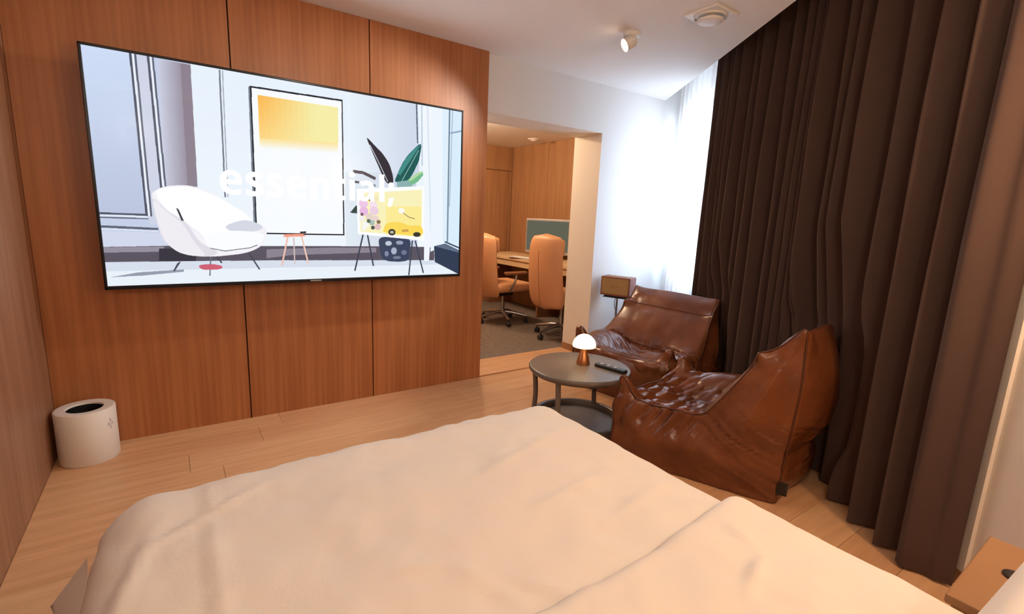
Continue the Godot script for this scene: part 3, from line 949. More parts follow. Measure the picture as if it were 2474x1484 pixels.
	["p", [244, 236, 168], 0, [819, 174, 847, 173, 847, 186, 819, 187]],
	["p", [244, 236, 168], 0, [844, 173, 873, 172, 873, 185, 844, 186]],
	["p", [244, 236, 168], 0, [870, 172, 899, 171, 899, 184, 870, 185]],
	["p", [244, 236, 168], 0, [896, 172, 926, 171, 926, 183, 896, 184]],
	["p", [251, 204, 117], 0, [580, 195, 605, 194, 605, 209, 580, 210]],
	["p", [250, 207, 122], 0, [603, 194, 628, 193, 628, 208, 603, 209]],
	["p", [249, 210, 128], 0, [626, 194, 651, 193, 651, 207, 626, 208]],
	["p", [248, 214, 133], 0, [649, 193, 675, 192, 674, 206, 649, 207]],
	["p", [248, 217, 139], 0, [672, 192, 698, 191, 698, 205, 672, 206]],
	["p", [247, 221, 144], 0, [696, 191, 722, 190, 722, 204, 696, 205]],
	["p", [246, 224, 149], 0, [720, 190, 747, 189, 747, 203, 720, 204]],
	["p", [245, 228, 155], 0, [744, 189, 771, 188, 771, 201, 744, 203]],
	["p", [245, 231, 160], 0, [769, 188, 796, 187, 796, 200, 769, 202]],
	["p", [244, 234, 166], 0, [794, 187, 821, 186, 821, 199, 794, 201]],
	["p", [244, 236, 168], 0, [819, 186, 847, 185, 847, 198, 819, 199]],
	["p", [244, 236, 168], 0, [844, 185, 873, 184, 873, 197, 844, 198]],
	["p", [244, 236, 168], 0, [870, 184, 899, 183, 899, 196, 870, 197]],
	["p", [244, 236, 168], 0, [896, 183, 926, 182, 925, 195, 896, 196]],
	["p", [251, 206, 120], 0, [580, 208, 605, 207, 605, 222, 580, 223]],
	["p", [250, 209, 125], 0, [603, 207, 628, 206, 628, 220, 603, 222]],
	["p", [249, 212, 130], 0, [626, 206, 651, 205, 651, 219, 626, 221]],
	["p", [249, 215, 136], 0, [649, 205, 674, 204, 674, 218, 649, 220]],
	["p", [248, 218, 141], 0, [672, 204, 698, 203, 698, 217, 672, 218]],
	["p", [247, 222, 146], 0, [696, 203, 722, 202, 722, 216, 696, 217]],
	["p", [246, 225, 151], 0, [720, 202, 747, 201, 746, 215, 720, 216]],
	["p", [245, 228, 156], 0, [744, 201, 771, 200, 771, 214, 744, 215]],
	["p", [245, 231, 161], 0, [769, 200, 796, 199, 796, 213, 769, 214]],
	["p", [244, 234, 166], 0, [794, 199, 821, 198, 821, 211, 793, 213]],
	["p", [244, 236, 168], 0, [819, 198, 847, 197, 847, 210, 819, 212]],
	["p", [244, 236, 168], 0, [844, 197, 873, 196, 873, 209, 844, 210]],
	["p", [244, 236, 168], 0, [870, 196, 899, 195, 899, 208, 870, 209]],
	["p", [244, 236, 168], 0, [896, 195, 925, 194, 925, 207, 896, 208]],
	["p", [251, 208, 124], 0, [580, 221, 605, 220, 605, 235, 580, 236]],
	["p", [250, 211, 128], 0, [603, 220, 628, 219, 628, 233, 603, 235]],
	["p", [249, 214, 133], 0, [626, 219, 651, 218, 651, 232, 625, 234]],
	["p", [249, 217, 138], 0, [649, 218, 674, 217, 674, 231, 649, 232]],
	["p", [248, 220, 142], 0, [672, 217, 698, 216, 698, 230, 672, 231]],
	["p", [247, 223, 147], 0, [696, 216, 722, 215, 722, 229, 696, 230]],
	["p", [246, 226, 152], 0, [720, 215, 746, 214, 746, 227, 720, 229]],
	["p", [245, 229, 157], 0, [744, 214, 771, 213, 771, 226, 744, 227]],
	["p", [245, 232, 161], 0, [769, 213, 796, 211, 796, 225, 768, 226]],
	["p", [244, 235, 166], 0, [793, 211, 821, 210, 821, 224, 793, 225]],
	["p", [244, 236, 168], 0, [819, 210, 847, 209, 847, 222, 819, 224]],
	["p", [244, 236, 168], 0, [844, 209, 873, 208, 872, 221, 844, 222]],
	["p", [244, 236, 168], 0, [870, 208, 899, 207, 899, 220, 870, 221]],
	["p", [244, 236, 168], 0, [896, 207, 925, 205, 925, 218, 896, 220]],
	["p", [251, 210, 127], 0, [580, 235, 605, 233, 605, 248, 580, 249]],
	["p", [250, 212, 131], 0, [603, 233, 628, 232, 628, 246, 602, 248]],
	["p", [250, 215, 136], 0, [625, 232, 651, 231, 651, 245, 625, 247]],
	["p", [249, 218, 140], 0, [649, 231, 674, 230, 674, 244, 648, 245]],
	["p", [248, 221, 144], 0, [672, 230, 698, 229, 698, 242, 672, 244]],
	["p", [247, 223, 149], 0, [696, 229, 722, 227, 722, 241, 696, 243]],
	["p", [246, 226, 153], 0, [720, 227, 746, 226, 746, 240, 720, 241]],
	["p", [245, 229, 157], 0, [744, 226, 771, 225, 771, 238, 744, 240]],
	["p", [245, 232, 162], 0, [768, 225, 796, 224, 796, 237, 768, 239]],
	["p", [244, 235, 166], 0, [793, 224, 821, 222, 821, 236, 793, 237]],
	["p", [244, 236, 168], 0, [819, 222, 847, 221, 846, 234, 818, 236]],
	["p", [244, 236, 168], 0, [844, 221, 872, 220, 872, 233, 844, 234]],
	["p", [244, 236, 168], 0, [870, 220, 899, 218, 899, 231, 870, 233]],
	["p", [244, 236, 168], 0, [896, 218, 925, 217, 925, 230, 896, 231]],
	["p", [251, 212, 130], 0, [580, 248, 605, 246, 605, 261, 580, 262]],
	["p", [251, 214, 134], 0, [602, 246, 628, 245, 628, 259, 602, 261]],
	["p", [250, 217, 138], 0, [625, 245, 651, 244, 651, 258, 625, 260]],
	["p", [249, 219, 142], 0, [648, 244, 674, 243, 674, 257, 648, 258]],
	["p", [248, 222, 146], 0, [672, 243, 698, 241, 698, 255, 672, 257]],
	["p", [247, 224, 150], 0, [696, 241, 722, 240, 722, 254, 695, 255]],
	["p", [246, 227, 154], 0, [720, 240, 746, 239, 746, 252, 719, 254]],
	["p", [245, 230, 158], 0, [744, 239, 771, 237, 771, 251, 744, 252]],
	["p", [245, 232, 162], 0, [768, 237, 796, 236, 796, 249, 768, 251]],
	["p", [244, 235, 166], 0, [793, 236, 821, 234, 821, 248, 793, 249]],
	["p", [244, 236, 168], 0, [818, 235, 847, 233, 846, 246, 818, 248]],
	["p", [244, 236, 168], 0, [844, 233, 872, 232, 872, 245, 844, 246]],
	["p", [244, 236, 168], 0, [870, 232, 899, 230, 898, 243, 870, 245]],
	["p", [244, 236, 168], 0, [896, 230, 925, 229, 925, 242, 896, 243]],
	["p", [250, 226, 160], 0, [580, 261, 922, 241, 922, 247, 580, 267]],
	["p", [249, 229, 171], 0, [580, 266, 922, 246, 922, 253, 579, 272]],
	["p", [249, 232, 183], 0, [579, 271, 922, 252, 922, 259, 579, 277]],
	["p", [248, 235, 194], 0, [579, 277, 922, 258, 922, 264, 579, 283]],
	["p", [248, 238, 206], 0, [579, 282, 922, 263, 922, 270, 579, 288]],
	["p", [248, 241, 218], 0, [579, 287, 922, 269, 922, 276, 578, 293]],
	["p", [247, 244, 229], 0, [578, 292, 922, 275, 922, 281, 578, 298]],
	["p", [247, 247, 241], 0, [578, 298, 922, 280, 922, 287, 578, 304]],
	["p", [66, 66, 76], 0, [239, 810, 248, 810, 226, 846, 221, 844]],
	["l", [70, 72, 84], 3, [248, 806, 224, 845]],
	["l", [110, 112, 124], 3, [362, 780, 353, 870]],
	["l", [70, 72, 84], 4, [512, 772, 552, 847]],
	["l", [70, 72, 84], 4, [385, 786, 402, 814]],
	["p", [206, 96, 116], 0, [317, 823, 324, 821, 334, 819, 345, 819, 357, 818, 367, 819, 376, 820, 384, 822, 392, 824, 398, 826, 401, 829, 403, 831, 403, 834, 401, 837, 397, 840, 391, 841, 381, 843, 367, 843, 352, 843, 338, 843, 329, 841, 322, 838, 318, 834, 315, 830, 315, 826]],
	["p", [243, 241, 246], 0, [172, 542, 172, 529, 174, 522, 177, 518, 181, 515, 186, 512, 192, 507, 199, 503, 207, 499, 216, 496, 226, 493, 238, 490, 253, 488, 268, 486, 283, 485, 298, 485, 312, 487, 326, 490, 340, 494, 354, 499, 367, 505, 380, 510, 392, 516, 403, 522, 416, 530, 430, 540, 447, 554, 466, 571, 486, 590, 506, 608, 523, 621, 537, 629, 549, 634, 560, 636, 570, 639, 577, 644, 583, 652, 587, 660, 589, 670, 589, 680, 589, 689, 588, 698, 586, 706, 583, 715, 578, 723, 572, 731, 563, 738, 553, 746, 541, 753, 529, 759, 516, 764, 504, 768, 492, 771, 479, 774, 465, 776, 449, 778, 432, 780, 413, 782, 393, 784, 373, 785, 354, 785, 335, 785, 315, 783, 296, 781, 279, 778, 264, 773, 251, 768, 240, 761, 231, 754, 222, 745, 214, 736, 207, 726, 200, 715, 195, 703, 190, 689, 185, 671, 181, 648, 177, 619, 174, 589, 172, 562]],
	["p", [253, 254, 255], 0, [186, 521, 189, 514, 196, 508, 206, 504, 217, 501, 229, 498, 241, 495, 254, 493, 269, 492, 283, 491, 297, 492, 311, 494, 325, 497, 339, 501, 353, 506, 367, 512, 381, 517, 394, 522, 408, 529, 422, 536, 437, 547, 457, 560, 481, 575, 505, 593, 524, 612, 532, 630, 527, 650, 512, 671, 491, 691, 470, 709, 452, 723, 438, 732, 426, 738, 413, 741, 401, 741, 388, 737, 373, 728, 357, 714, 342, 698, 328, 682, 315, 669, 305, 660, 297, 653, 290, 646, 282, 639, 273, 632, 263, 624, 252, 617, 240, 609, 229, 600, 219, 589, 210, 577, 201, 562, 192, 547, 187, 533]],
	["p", [224, 220, 230], 0, [173, 548, 178, 547, 186, 554, 197, 567, 208, 581, 219, 593, 230, 601, 242, 609, 255, 618, 267, 627, 279, 639, 289, 654, 298, 671, 307, 690, 317, 708, 327, 722, 339, 733, 354, 742, 368, 750, 380, 756, 386, 762, 387, 768, 383, 774, 375, 779, 365, 782, 354, 784, 339, 784, 320, 782, 299, 780, 280, 776, 264, 771, 251, 766, 240, 760, 231, 752, 222, 744, 214, 734, 207, 724, 201, 712, 195, 700, 190, 685, 185, 668, 181, 644, 176, 615, 173, 586, 171, 562]],
	["p", [238, 236, 242], 0, [175, 555, 179, 553, 187, 560, 196, 572, 206, 585, 216, 596, 226, 605, 236, 614, 247, 623, 257, 633, 267, 644, 275, 658, 283, 674, 291, 691, 298, 707, 306, 722, 314, 736, 324, 750, 333, 762, 339, 773, 338, 780, 330, 783, 315, 783, 297, 780, 279, 776, 264, 771, 252, 766, 241, 760, 231, 753, 222, 744, 214, 734, 207, 723, 202, 712, 197, 699, 192, 684, 188, 668, 184, 645, 179, 618, 176, 591, 174, 568]],
	["p", [212, 216, 228], 0, [427, 654, 429, 650, 434, 646, 441, 642, 449, 639, 457, 635, 465, 632, 475, 629, 485, 626, 496, 624, 506, 623, 516, 624, 527, 626, 538, 630, 548, 633, 555, 637, 562, 641, 568, 645, 572, 650, 573, 655, 572, 659, 566, 663, 557, 667, 545, 670, 533, 673, 520, 674, 506, 675, 490, 675, 474, 675, 460, 673, 448, 672, 440, 669, 434, 666, 429, 662, 427, 658]],
	["p", [250, 251, 253], 0, [344, 697, 352, 690, 365, 684, 382, 679, 402, 675, 423, 672, 448, 671, 477, 671, 508, 672, 536, 674, 557, 678, 569, 683, 576, 689, 578, 696, 576, 704, 573, 712, 567, 719, 558, 728, 546, 736, 532, 743, 517, 749, 499, 754, 478, 758, 456, 761, 435, 762, 418, 763, 404, 762, 391, 760, 381, 758, 371, 753, 364, 748, 356, 739, 348, 729, 343, 717, 341, 706]],
	["l", [120, 120, 132], 2.5, [363, 749, 418, 761, 517, 747, 548, 734]],
	["p", [60, 62, 72], 0, [250, 580, 258, 585, 273, 632, 265, 632]],
	["l", [240, 190, 176], 5, [679, 694, 648, 830]],
	["l", [214, 190, 188], 4, [705, 698, 705, 824]],
	["l", [240, 200, 186], 5, [740, 690, 767, 824]],
	["p", [242, 156, 132], 0, [662, 683, 746, 680, 761, 692, 661, 696]],
	["p", [60, 50, 54], 0, [735, 670, 761, 668, 761, 678, 735, 678]],
	["l", [84, 78, 86], 10, [993, 369, 1043, 371, 1107, 396]],
	["l", [84, 78, 86], 7, [989, 418, 1022, 420]],
	["l", [120, 130, 134], 7, [1077, 425, 1107, 431]],
	["p", [52, 47, 56], 0, [1065, 201, 1069, 202, 1077, 208, 1086, 216, 1096, 226, 1106, 234, 1114, 241, 1123, 249, 1132, 256, 1141, 265, 1149, 273, 1157, 283, 1165, 293, 1172, 303, 1179, 315, 1185, 327, 1190, 342, 1196, 359, 1200, 377, 1202, 393, 1202, 404, 1198, 411, 1191, 415, 1182, 417, 1173, 415, 1164, 409, 1155, 397, 1146, 380, 1136, 361, 1127, 341, 1119, 324, 1112, 310, 1106, 297, 1100, 284, 1094, 272, 1089, 260, 1083, 246, 1076, 231, 1070, 218, 1066, 207]],
	["l", [200, 205, 214], 3, [1080, 233, 1132, 327, 1172, 406]],
	["p", [38, 92, 88], 0, [1357, 199, 1359, 207, 1358, 220, 1355, 237, 1352, 253, 1349, 267, 1348, 276, 1346, 282, 1345, 288, 1341, 295, 1336, 306, 1328, 321, 1319, 340, 1308, 359, 1296, 377, 1284, 390, 1270, 398, 1254, 403, 1238, 405, 1224, 405, 1215, 403, 1212, 399, 1212, 392, 1216, 383, 1221, 372, 1226, 361, 1232, 347, 1239, 332, 1248, 315, 1256, 299, 1266, 285, 1275, 272, 1285, 260, 1295, 248, 1306, 238, 1315, 228, 1325, 219, 1335, 210, 1344, 202, 1352, 198]],
	["p", [70, 140, 136], 0, [1357, 199, 1315, 228, 1266, 285, 1226, 361, 1240, 370, 1293, 293]],
	["l", [150, 196, 186], 2.5, [1344, 230, 1249, 397]],
	["p", [120, 186, 138], 0, [1390, 327, 1337, 348, 1282, 390, 1296, 419, 1339, 395, 1371, 358]],
	["p", [176, 216, 160], 0, [1390, 327, 1337, 348, 1282, 390, 1301, 393]],
	["p", [140, 206, 128], 0, [1385, 407, 1396, 404, 1412, 404, 1431, 405, 1450, 408, 1467, 412, 1484, 420, 1502, 430, 1519, 441, 1532, 451, 1536, 458, 1531, 461, 1517, 461, 1499, 460, 1480, 458, 1464, 457, 1449, 456, 1433, 455, 1417, 454, 1404, 452, 1394, 448, 1387, 441, 1381, 431, 1379, 421, 1380, 412]],
	["p", [190, 230, 176], 0, [1385, 407, 1467, 412, 1514, 436, 1418, 424]],
	["p", [140, 176, 176], 0, [1222, 403, 1284, 390, 1311, 422, 1222, 432]],
	["p", [58, 74, 72], 0, [974, 572, 1005, 534, 1013, 542, 1013, 574]],
	["p", [62, 70, 94], 0, [1135, 694, 1158, 690, 1190, 688, 1226, 689, 1260, 692, 1284, 698, 1295, 707, 1300, 719, 1299, 733, 1296, 748, 1295, 761, 1295, 773, 1294, 785, 1292, 797, 1289, 807, 1281, 815, 1270, 820, 1255, 822, 1238, 823, 1221, 823, 1205, 822, 1192, 821, 1178, 820, 1166, 817, 1154, 813, 1145, 808, 1138, 800, 1134, 790, 1130, 778, 1128, 766, 1127, 755, 1125, 742, 1122, 728, 1121, 714, 1124, 702]],
	["e", [190, 200, 216], 0, [1174, 724, 18, 13]],
	["e", [150, 160, 184], 0, [1236, 720, 21, 11]],
	["e", [170, 180, 200], 0, [1204, 764, 16, 19]],
	["e", [110, 120, 146], 0, [1261, 773, 16, 13]],
	["e", [130, 140, 164], 0, [1163, 779, 11, 15]],
	["e", [120, 128, 150], 0, [1221, 800, 23, 8]],
	["l", [62, 68, 84], 5, [1039, 678, 993, 866]],
	["l", [62, 68, 84], 5, [1062, 682, 1091, 843]],
	["l", [62, 68, 84], 5, [1310, 709, 1290, 898]],
	["l", [62, 68, 84], 5, [1327, 709, 1377, 889]],
	["p", [250, 252, 252], 0, [1009, 453, 1383, 413, 1379, 709, 1011, 678]],
	["p", [248, 240, 186], 0, [1026, 472, 1364, 434, 1364, 689, 1026, 665]],
	["p", [250, 234, 150], 0, [1161, 532, 1362, 524, 1364, 689, 1162, 677]],
	["e", [240, 236, 226], 0, [1038, 491, 16, 16]],
	["e", [246, 242, 226], 0, [1076, 485, 17, 16]],
	["e", [240, 228, 190], 0, [1105, 496, 15, 14]],
	["e", [236, 198, 230], 0, [1042, 524, 23, 22]],
	["e", [244, 224, 236], 0, [1094, 528, 21, 20]],
	["e", [230, 186, 224], 0, [1044, 561, 23, 22]],
	["e", [236, 206, 226], 0, [1098, 557, 24, 22]],
	["e", [226, 210, 200], 0, [1072, 589, 19, 18]],
	["e", [240, 236, 236], 0, [1034, 598, 14, 14]],
	["e", [232, 212, 206], 0, [1105, 596, 17, 16]],
	["e", [246, 244, 240], 0, [1051, 629, 19, 18]],
	["e", [170, 190, 180], 0, [1086, 618, 15, 14]],
	["e", [226, 190, 190], 0, [1116, 638, 17, 17]],
	["e", [120, 90, 110], 0, [1034, 577, 8, 8]],
	["e", [150, 120, 70], 0, [1076, 502, 8, 8]],
	["e", [90, 110, 100], 0, [1068, 610, 10, 10]],
	["e", [80, 84, 84], 0, [1090, 643, 10, 10]],
	["e", [130, 110, 80], 0, [1121, 613, 11, 10]],
	["e", [240, 244, 244], 0, [1042, 652, 10, 10]],
	["p", [250, 216, 92], 0, [1148, 651, 1150, 646, 1152, 639, 1155, 632, 1159, 626, 1166, 621, 1176, 617, 1188, 614, 1202, 612, 1217, 611, 1230, 611, 1242, 613, 1254, 616, 1265, 620, 1277, 624, 1289, 627, 1304, 628, 1320, 627, 1336, 626, 1350, 627, 1360, 630, 1367, 638, 1372, 649, 1374, 662, 1371, 673, 1361, 680, 1342, 682, 1315, 681, 1285, 679, 1256, 676, 1231, 674, 1211, 673, 1193, 671, 1176, 670, 1163, 668, 1153, 666, 1147, 664, 1145, 661, 1145, 659, 1147, 655]],
	["e", [250, 248, 240], 0, [1247, 551, 18, 15]],
	["l", [110, 96, 70], 2, [1257, 562, 1288, 583, 1324, 591]],
	["e", [60, 58, 54], 0, [1193, 665, 20, 17]],
	["e", [190, 180, 150], 0, [1193, 665, 11, 8]],
	["e", [60, 58, 54], 0, [1336, 675, 22, 13]],
	["p", [206, 160, 84], 0, [1249, 650, 1287, 649, 1288, 662, 1250, 663]],
	["p", [240, 246, 252], 0, [1342, 1, 1417, -2, 1440, 344, 1411, 822, 1380, 822, 1379, 457]],
	["l", [96, 106, 122], 5, [1330, -5, 1338, 195]],
	["l", [190, 204, 222], 5, [1360, 2, 1365, 307]],
	["l", [214, 226, 240], 5, [1393, 1, 1420, 656]],
	["p", [222, 238, 251], 0, [1427, 0, 1605, -1, 1601, 762, 1428, 744]],
	["p", [236, 244, 252], 0, [1417, -2, 1481, -4, 1496, 739, 1419, 771]],
	["p", [216, 236, 252], 0, [1526, -2, 1605, -1, 1602, 726, 1532, 716]],
	["l", [120, 140, 160], 6, [1525, -6, 1524, 716]],
	["l", [170, 188, 206], 4, [1543, -4, 1534, 517]],
	["l", [150, 172, 196], 6, [1531, 120, 1608, 98]],
	["l", [70, 84, 104], 6, [1508, 714, 1604, 750]],
	["p", [52, 62, 84], 0, [1441, 739, 1511, 725, 1604, 764, 1606, 905, 1447, 828]],
	["p", [96, 110, 134], 0, [1441, 739, 1511, 728, 1604, 766, 1605, 778]],
]

func paint(img: Image, item: Array) -> void:
	var c := Color8(item[1][0], item[1][1], item[1][2])
	var w := img.get_width()
	var h := img.get_height()
	var p: Array = item[3]
	if item[0] == "e":
		for y in range(maxi(0, p[1] - p[3]), mini(h, p[1] + p[3])):
			var half := int(p[2] * sqrt(maxf(0.0, 1.0 - pow(float(y - p[1]) / p[3], 2))))
			img.fill_rect(Rect2i(p[0] - half, y, 2 * half + 1, 1).intersection(Rect2i(0, 0, w, h)), c)
		return
	var polys := []
	if item[0] == "p":
		var one := PackedVector2Array()
		for k in range(0, p.size(), 2): one.append(Vector2(p[k], p[k + 1]))
		polys.append(one)
	else:
		for k in range(0, p.size() - 2, 2):
			var a := Vector2(p[k], p[k + 1])
			var b := Vector2(p[k + 2], p[k + 3])
			var n := (b - a).orthogonal().normalized() * float(item[2]) * 0.75
			polys.append(PackedVector2Array([a + n, b + n, b - n, a - n]))
	for poly in polys:
		var lo := INF
		var hi := -INF
		for q in poly: lo = minf(lo, q.y); hi = maxf(hi, q.y)
		for y in range(maxi(0, floori(lo)), mini(h, ceili(hi) + 1)):
			var xs := []
			for k in poly.size():
				var a: Vector2 = poly[k]
				var b: Vector2 = poly[(k + 1) % poly.size()]
				if (a.y <= y + 0.5) != (b.y <= y + 0.5):
					xs.append(a.x + (y + 0.5 - a.y) / (b.y - a.y) * (b.x - a.x))
			xs.sort()
			for k in range(0, xs.size() - 1, 2):
				img.fill_rect(Rect2i(roundi(xs[k]), y, maxi(1, roundi(xs[k + 1]) - roundi(xs[k])), 1).intersection(Rect2i(0, 0, w, h)), c)

func build_television() -> void:
	var tv := thing("television", "very large wall mounted television showing a bright living room picture", "television", Vector3(-0.561 + 0.924, 0.7985, 0.0))
	var w := 1.848
	var h := 1.060
	mesh_node("wall_mount", span(Vector3(-0.35, 0.3, 0.0005), Vector3(0.35, 0.75, 0.104)), M.black, tv)
	mesh_node("back_cover", span(Vector3(-w / 2 + 0.01, 0.01, 0.104), Vector3(w / 2 - 0.01, h - 0.01, 0.132), 0.008), M.bezel, tv)
	var bez := Shape.new()
	add_box(bez, Vector3(0, h - 0.006, 0.132), Vector3(w, 0.012, 0.022), 0.003)
	add_box(bez, Vector3(0, 0.009, 0.132), Vector3(w, 0.018, 0.022), 0.003)
	for x in [-1, 1]: add_box(bez, Vector3(x * (w / 2 - 0.006), h / 2, 0.132), Vector3(0.012, h, 0.022), 0.003)
	mesh_node("bezel", bez.done(), M.bezel, tv)
	mesh_node("badge", span(Vector3(-0.03, 0.005, 0.1429), Vector3(0.03, 0.012, 0.1445), 0.0005), M.button, tv)
	var img := Image.create(1600, 900, false, Image.FORMAT_RGB8)
	for y in 900:
		img.fill_rect(Rect2i(0, y, 1600, 1), Color("e6f0fb").lerp(Color("f1f7fc"), y / 900.0))
	for item in SHOWN: paint(img, item)
	img.resize(1000, 562, Image.INTERPOLATE_CUBIC)
	img.resize(1600, 900, Image.INTERPOLATE_CUBIC)
	var m := StandardMaterial3D.new()
	m.albedo_color = Color(0.02, 0.02, 0.02)
	m.roughness = 0.06
	m.metallic_specular = 0.2
	m.emission_enabled = true
	m.emission = Color.WHITE
	m.emission_operator = BaseMaterial3D.EMISSION_OP_MULTIPLY
	m.emission_texture = ImageTexture.create_from_image(img)
	m.emission_energy_multiplier = 0.94
	var s := Shape.new()
	var a := Vector3(-w / 2 + 0.012, h - 0.012, 0.140)
	var b := Vector3(w / 2 - 0.012, 0.018, 0.140)
	var ids := [s.vert(a, Vector3.BACK, Vector2(0, 0)), s.vert(Vector3(b.x, a.y, a.z), Vector3.BACK, Vector2(1, 0)), s.vert(b, Vector3.BACK, Vector2(1, 1)), s.vert(Vector3(a.x, b.y, a.z), Vector3.BACK, Vector2(0, 1))]
	s.quad(ids[0], ids[1], ids[2], ids[3])
	var screen := mesh_node("screen", s.done(), m, tv)
	screen.set_meta("label", "picture of a pale room with white armchair, framed print and plant")
	var txt := TextMesh.new()
	var font := SystemFont.new()
	font.font_names = PackedStringArray(["Droid Sans"])
	font.font_weight = 700
	txt.font = font
	txt.text = "essential;"
	txt.font_size = 64
	txt.pixel_size = 0.0034
	txt.depth = 0.0008
	var o := mesh_node("caption", txt, glow(Color(1, 1, 1), 0.95), tv)
	var box_ := txt.get_aabb()
	o.scale = Vector3(0.90 / box_.size.x, 0.185 / box_.size.y, 1)
	var want := Vector3(-w / 2 + 0.012 + (810.0 / 1600) * 1.824, h - 0.012 - (452.0 / 900) * 1.03, 0.1409)
	o.position = want - Vector3(box_.get_center().x * o.scale.x, box_.get_center().y * o.scale.y, 0)
	o.set_meta("label", "white lettering across the picture")
	var l := AreaLight3D.new()
	l.name = "screen_light"
	tv.add_child(l)
	l.area_size = Vector2(1.81, 1.02)
	l.position = Vector3(0, h / 2, 0.148)
	l.rotation.y = PI
	l.light_color = Color(0.86, 0.93, 1.0)
	l.light_energy = 0.35
	l.shadow_enabled = true

# ---------------------------------------------------------------- bed
const BED_X := 0.19
const BED_HALF := 0.665
const BED_FOOT := 1.625
const BED_TOP := 0.545

func drape(a: float, b: float, lift: float, noise: FastNoiseLite) -> Vector3:
	# (a, b): place on the flat cloth, across the bed and from its foot; returns the place on the bed
	var r := 0.12 + lift
	var lim_x := BED_HALF - 0.12
	var qa := clampf(a, -lim_x, lim_x)
	var qb := maxf(b, 0.12)
	var d := Vector2(a - qa, b - qb)
	var l := d.length()
	var dir := d / l if l > 1e-5 else Vector2.ZERO
	var arc := r * PI / 2
	var out := 0.0
	var down := 0.0
	if l < arc:
		out = r * sin(l / r); down = r * (1 - cos(l / r))
	else:
		var e := l - arc
		out = r + e * 0.10; down = r + e * 0.995
		out += 0.020 * sin((a * 9.0 + b * 9.0) + 1.0) * minf(e / 0.15, 1.0)
	var top := 1.0 - smoothstep(0.0, arc, l)
	var x := BED_X + qa + dir.x * out
	var z := BED_FOOT + qb + dir.y * out
	var y := BED_TOP + lift - down
	var bump := 0.008 * noise.get_noise_2d(a * 90.0, b * 90.0) + 0.005 * noise.get_noise_2d(a * 300.0 + 50.0, b * 240.0)
	# the filling is thicker in the middle
	bump += 0.018 * cos(clampf(a / lim_x, -1, 1) * PI / 2) * smoothstep(0.0, 0.5, b)
	y += bump * (0.3 + 0.7 * top)
	x += dir.x * bump * (1 - top)
	z += dir.y * bump * (1 - top)
	return Vector3(x, maxf(y, 0.02), z)

const CREASES := [[-0.26, 1.70, -0.262, 2.30, 0.007, 0.010], [-0.262, 2.25, -0.24, 2.6, 0.005, 0.010], [0.097, 2.283, 0.155, 2.435, 0.006, 0.012], [0.0, 2.264, 0.097, 2.285, 0.005, 0.012], [0.343, 2.233, 0.652, 2.179, 0.006, 0.012], [0.30, 2.05, 0.70, 1.92, 0.005, 0.014], [0.45, 2.35, 0.72, 2.30, 0.005, 0.012], [0.612, 2.613, 0.48, 2.655, 0.007, 0.014], [0.65, 2.5, 0.61, 2.62, 0.006, 0.014], [-0.40, 1.95, -0.15, 1.80, 0.006, 0.014], [-0.44, 2.2, -0.36, 1.86, 0.008, 0.016], [0.15, 2.36, 0.26, 2.50, 0.006, 0.012], [0.42, 1.74, 0.62, 1.86, 0.005, 0.015]]

func crease(p: Vector3) -> float:
	var q := Vector2(p.x, p.z)
	var out := 0.0
	for c in CREASES:
		var a := Vector2(c[0], c[1])
		var b := Vector2(c[2], c[3])
		var t := clampf((q - a).dot(b - a) / (b - a).length_squared(), 0, 1)
		var d := q.distance_to(a.lerp(b, t))
		if d < c[5] * 3.0: out = maxf(out, 1.6 * c[4] * exp(-pow(d / c[5], 2)) * (0.35 + 0.65 * sin(PI * clampf(t, 0.05, 0.95))))
	return out

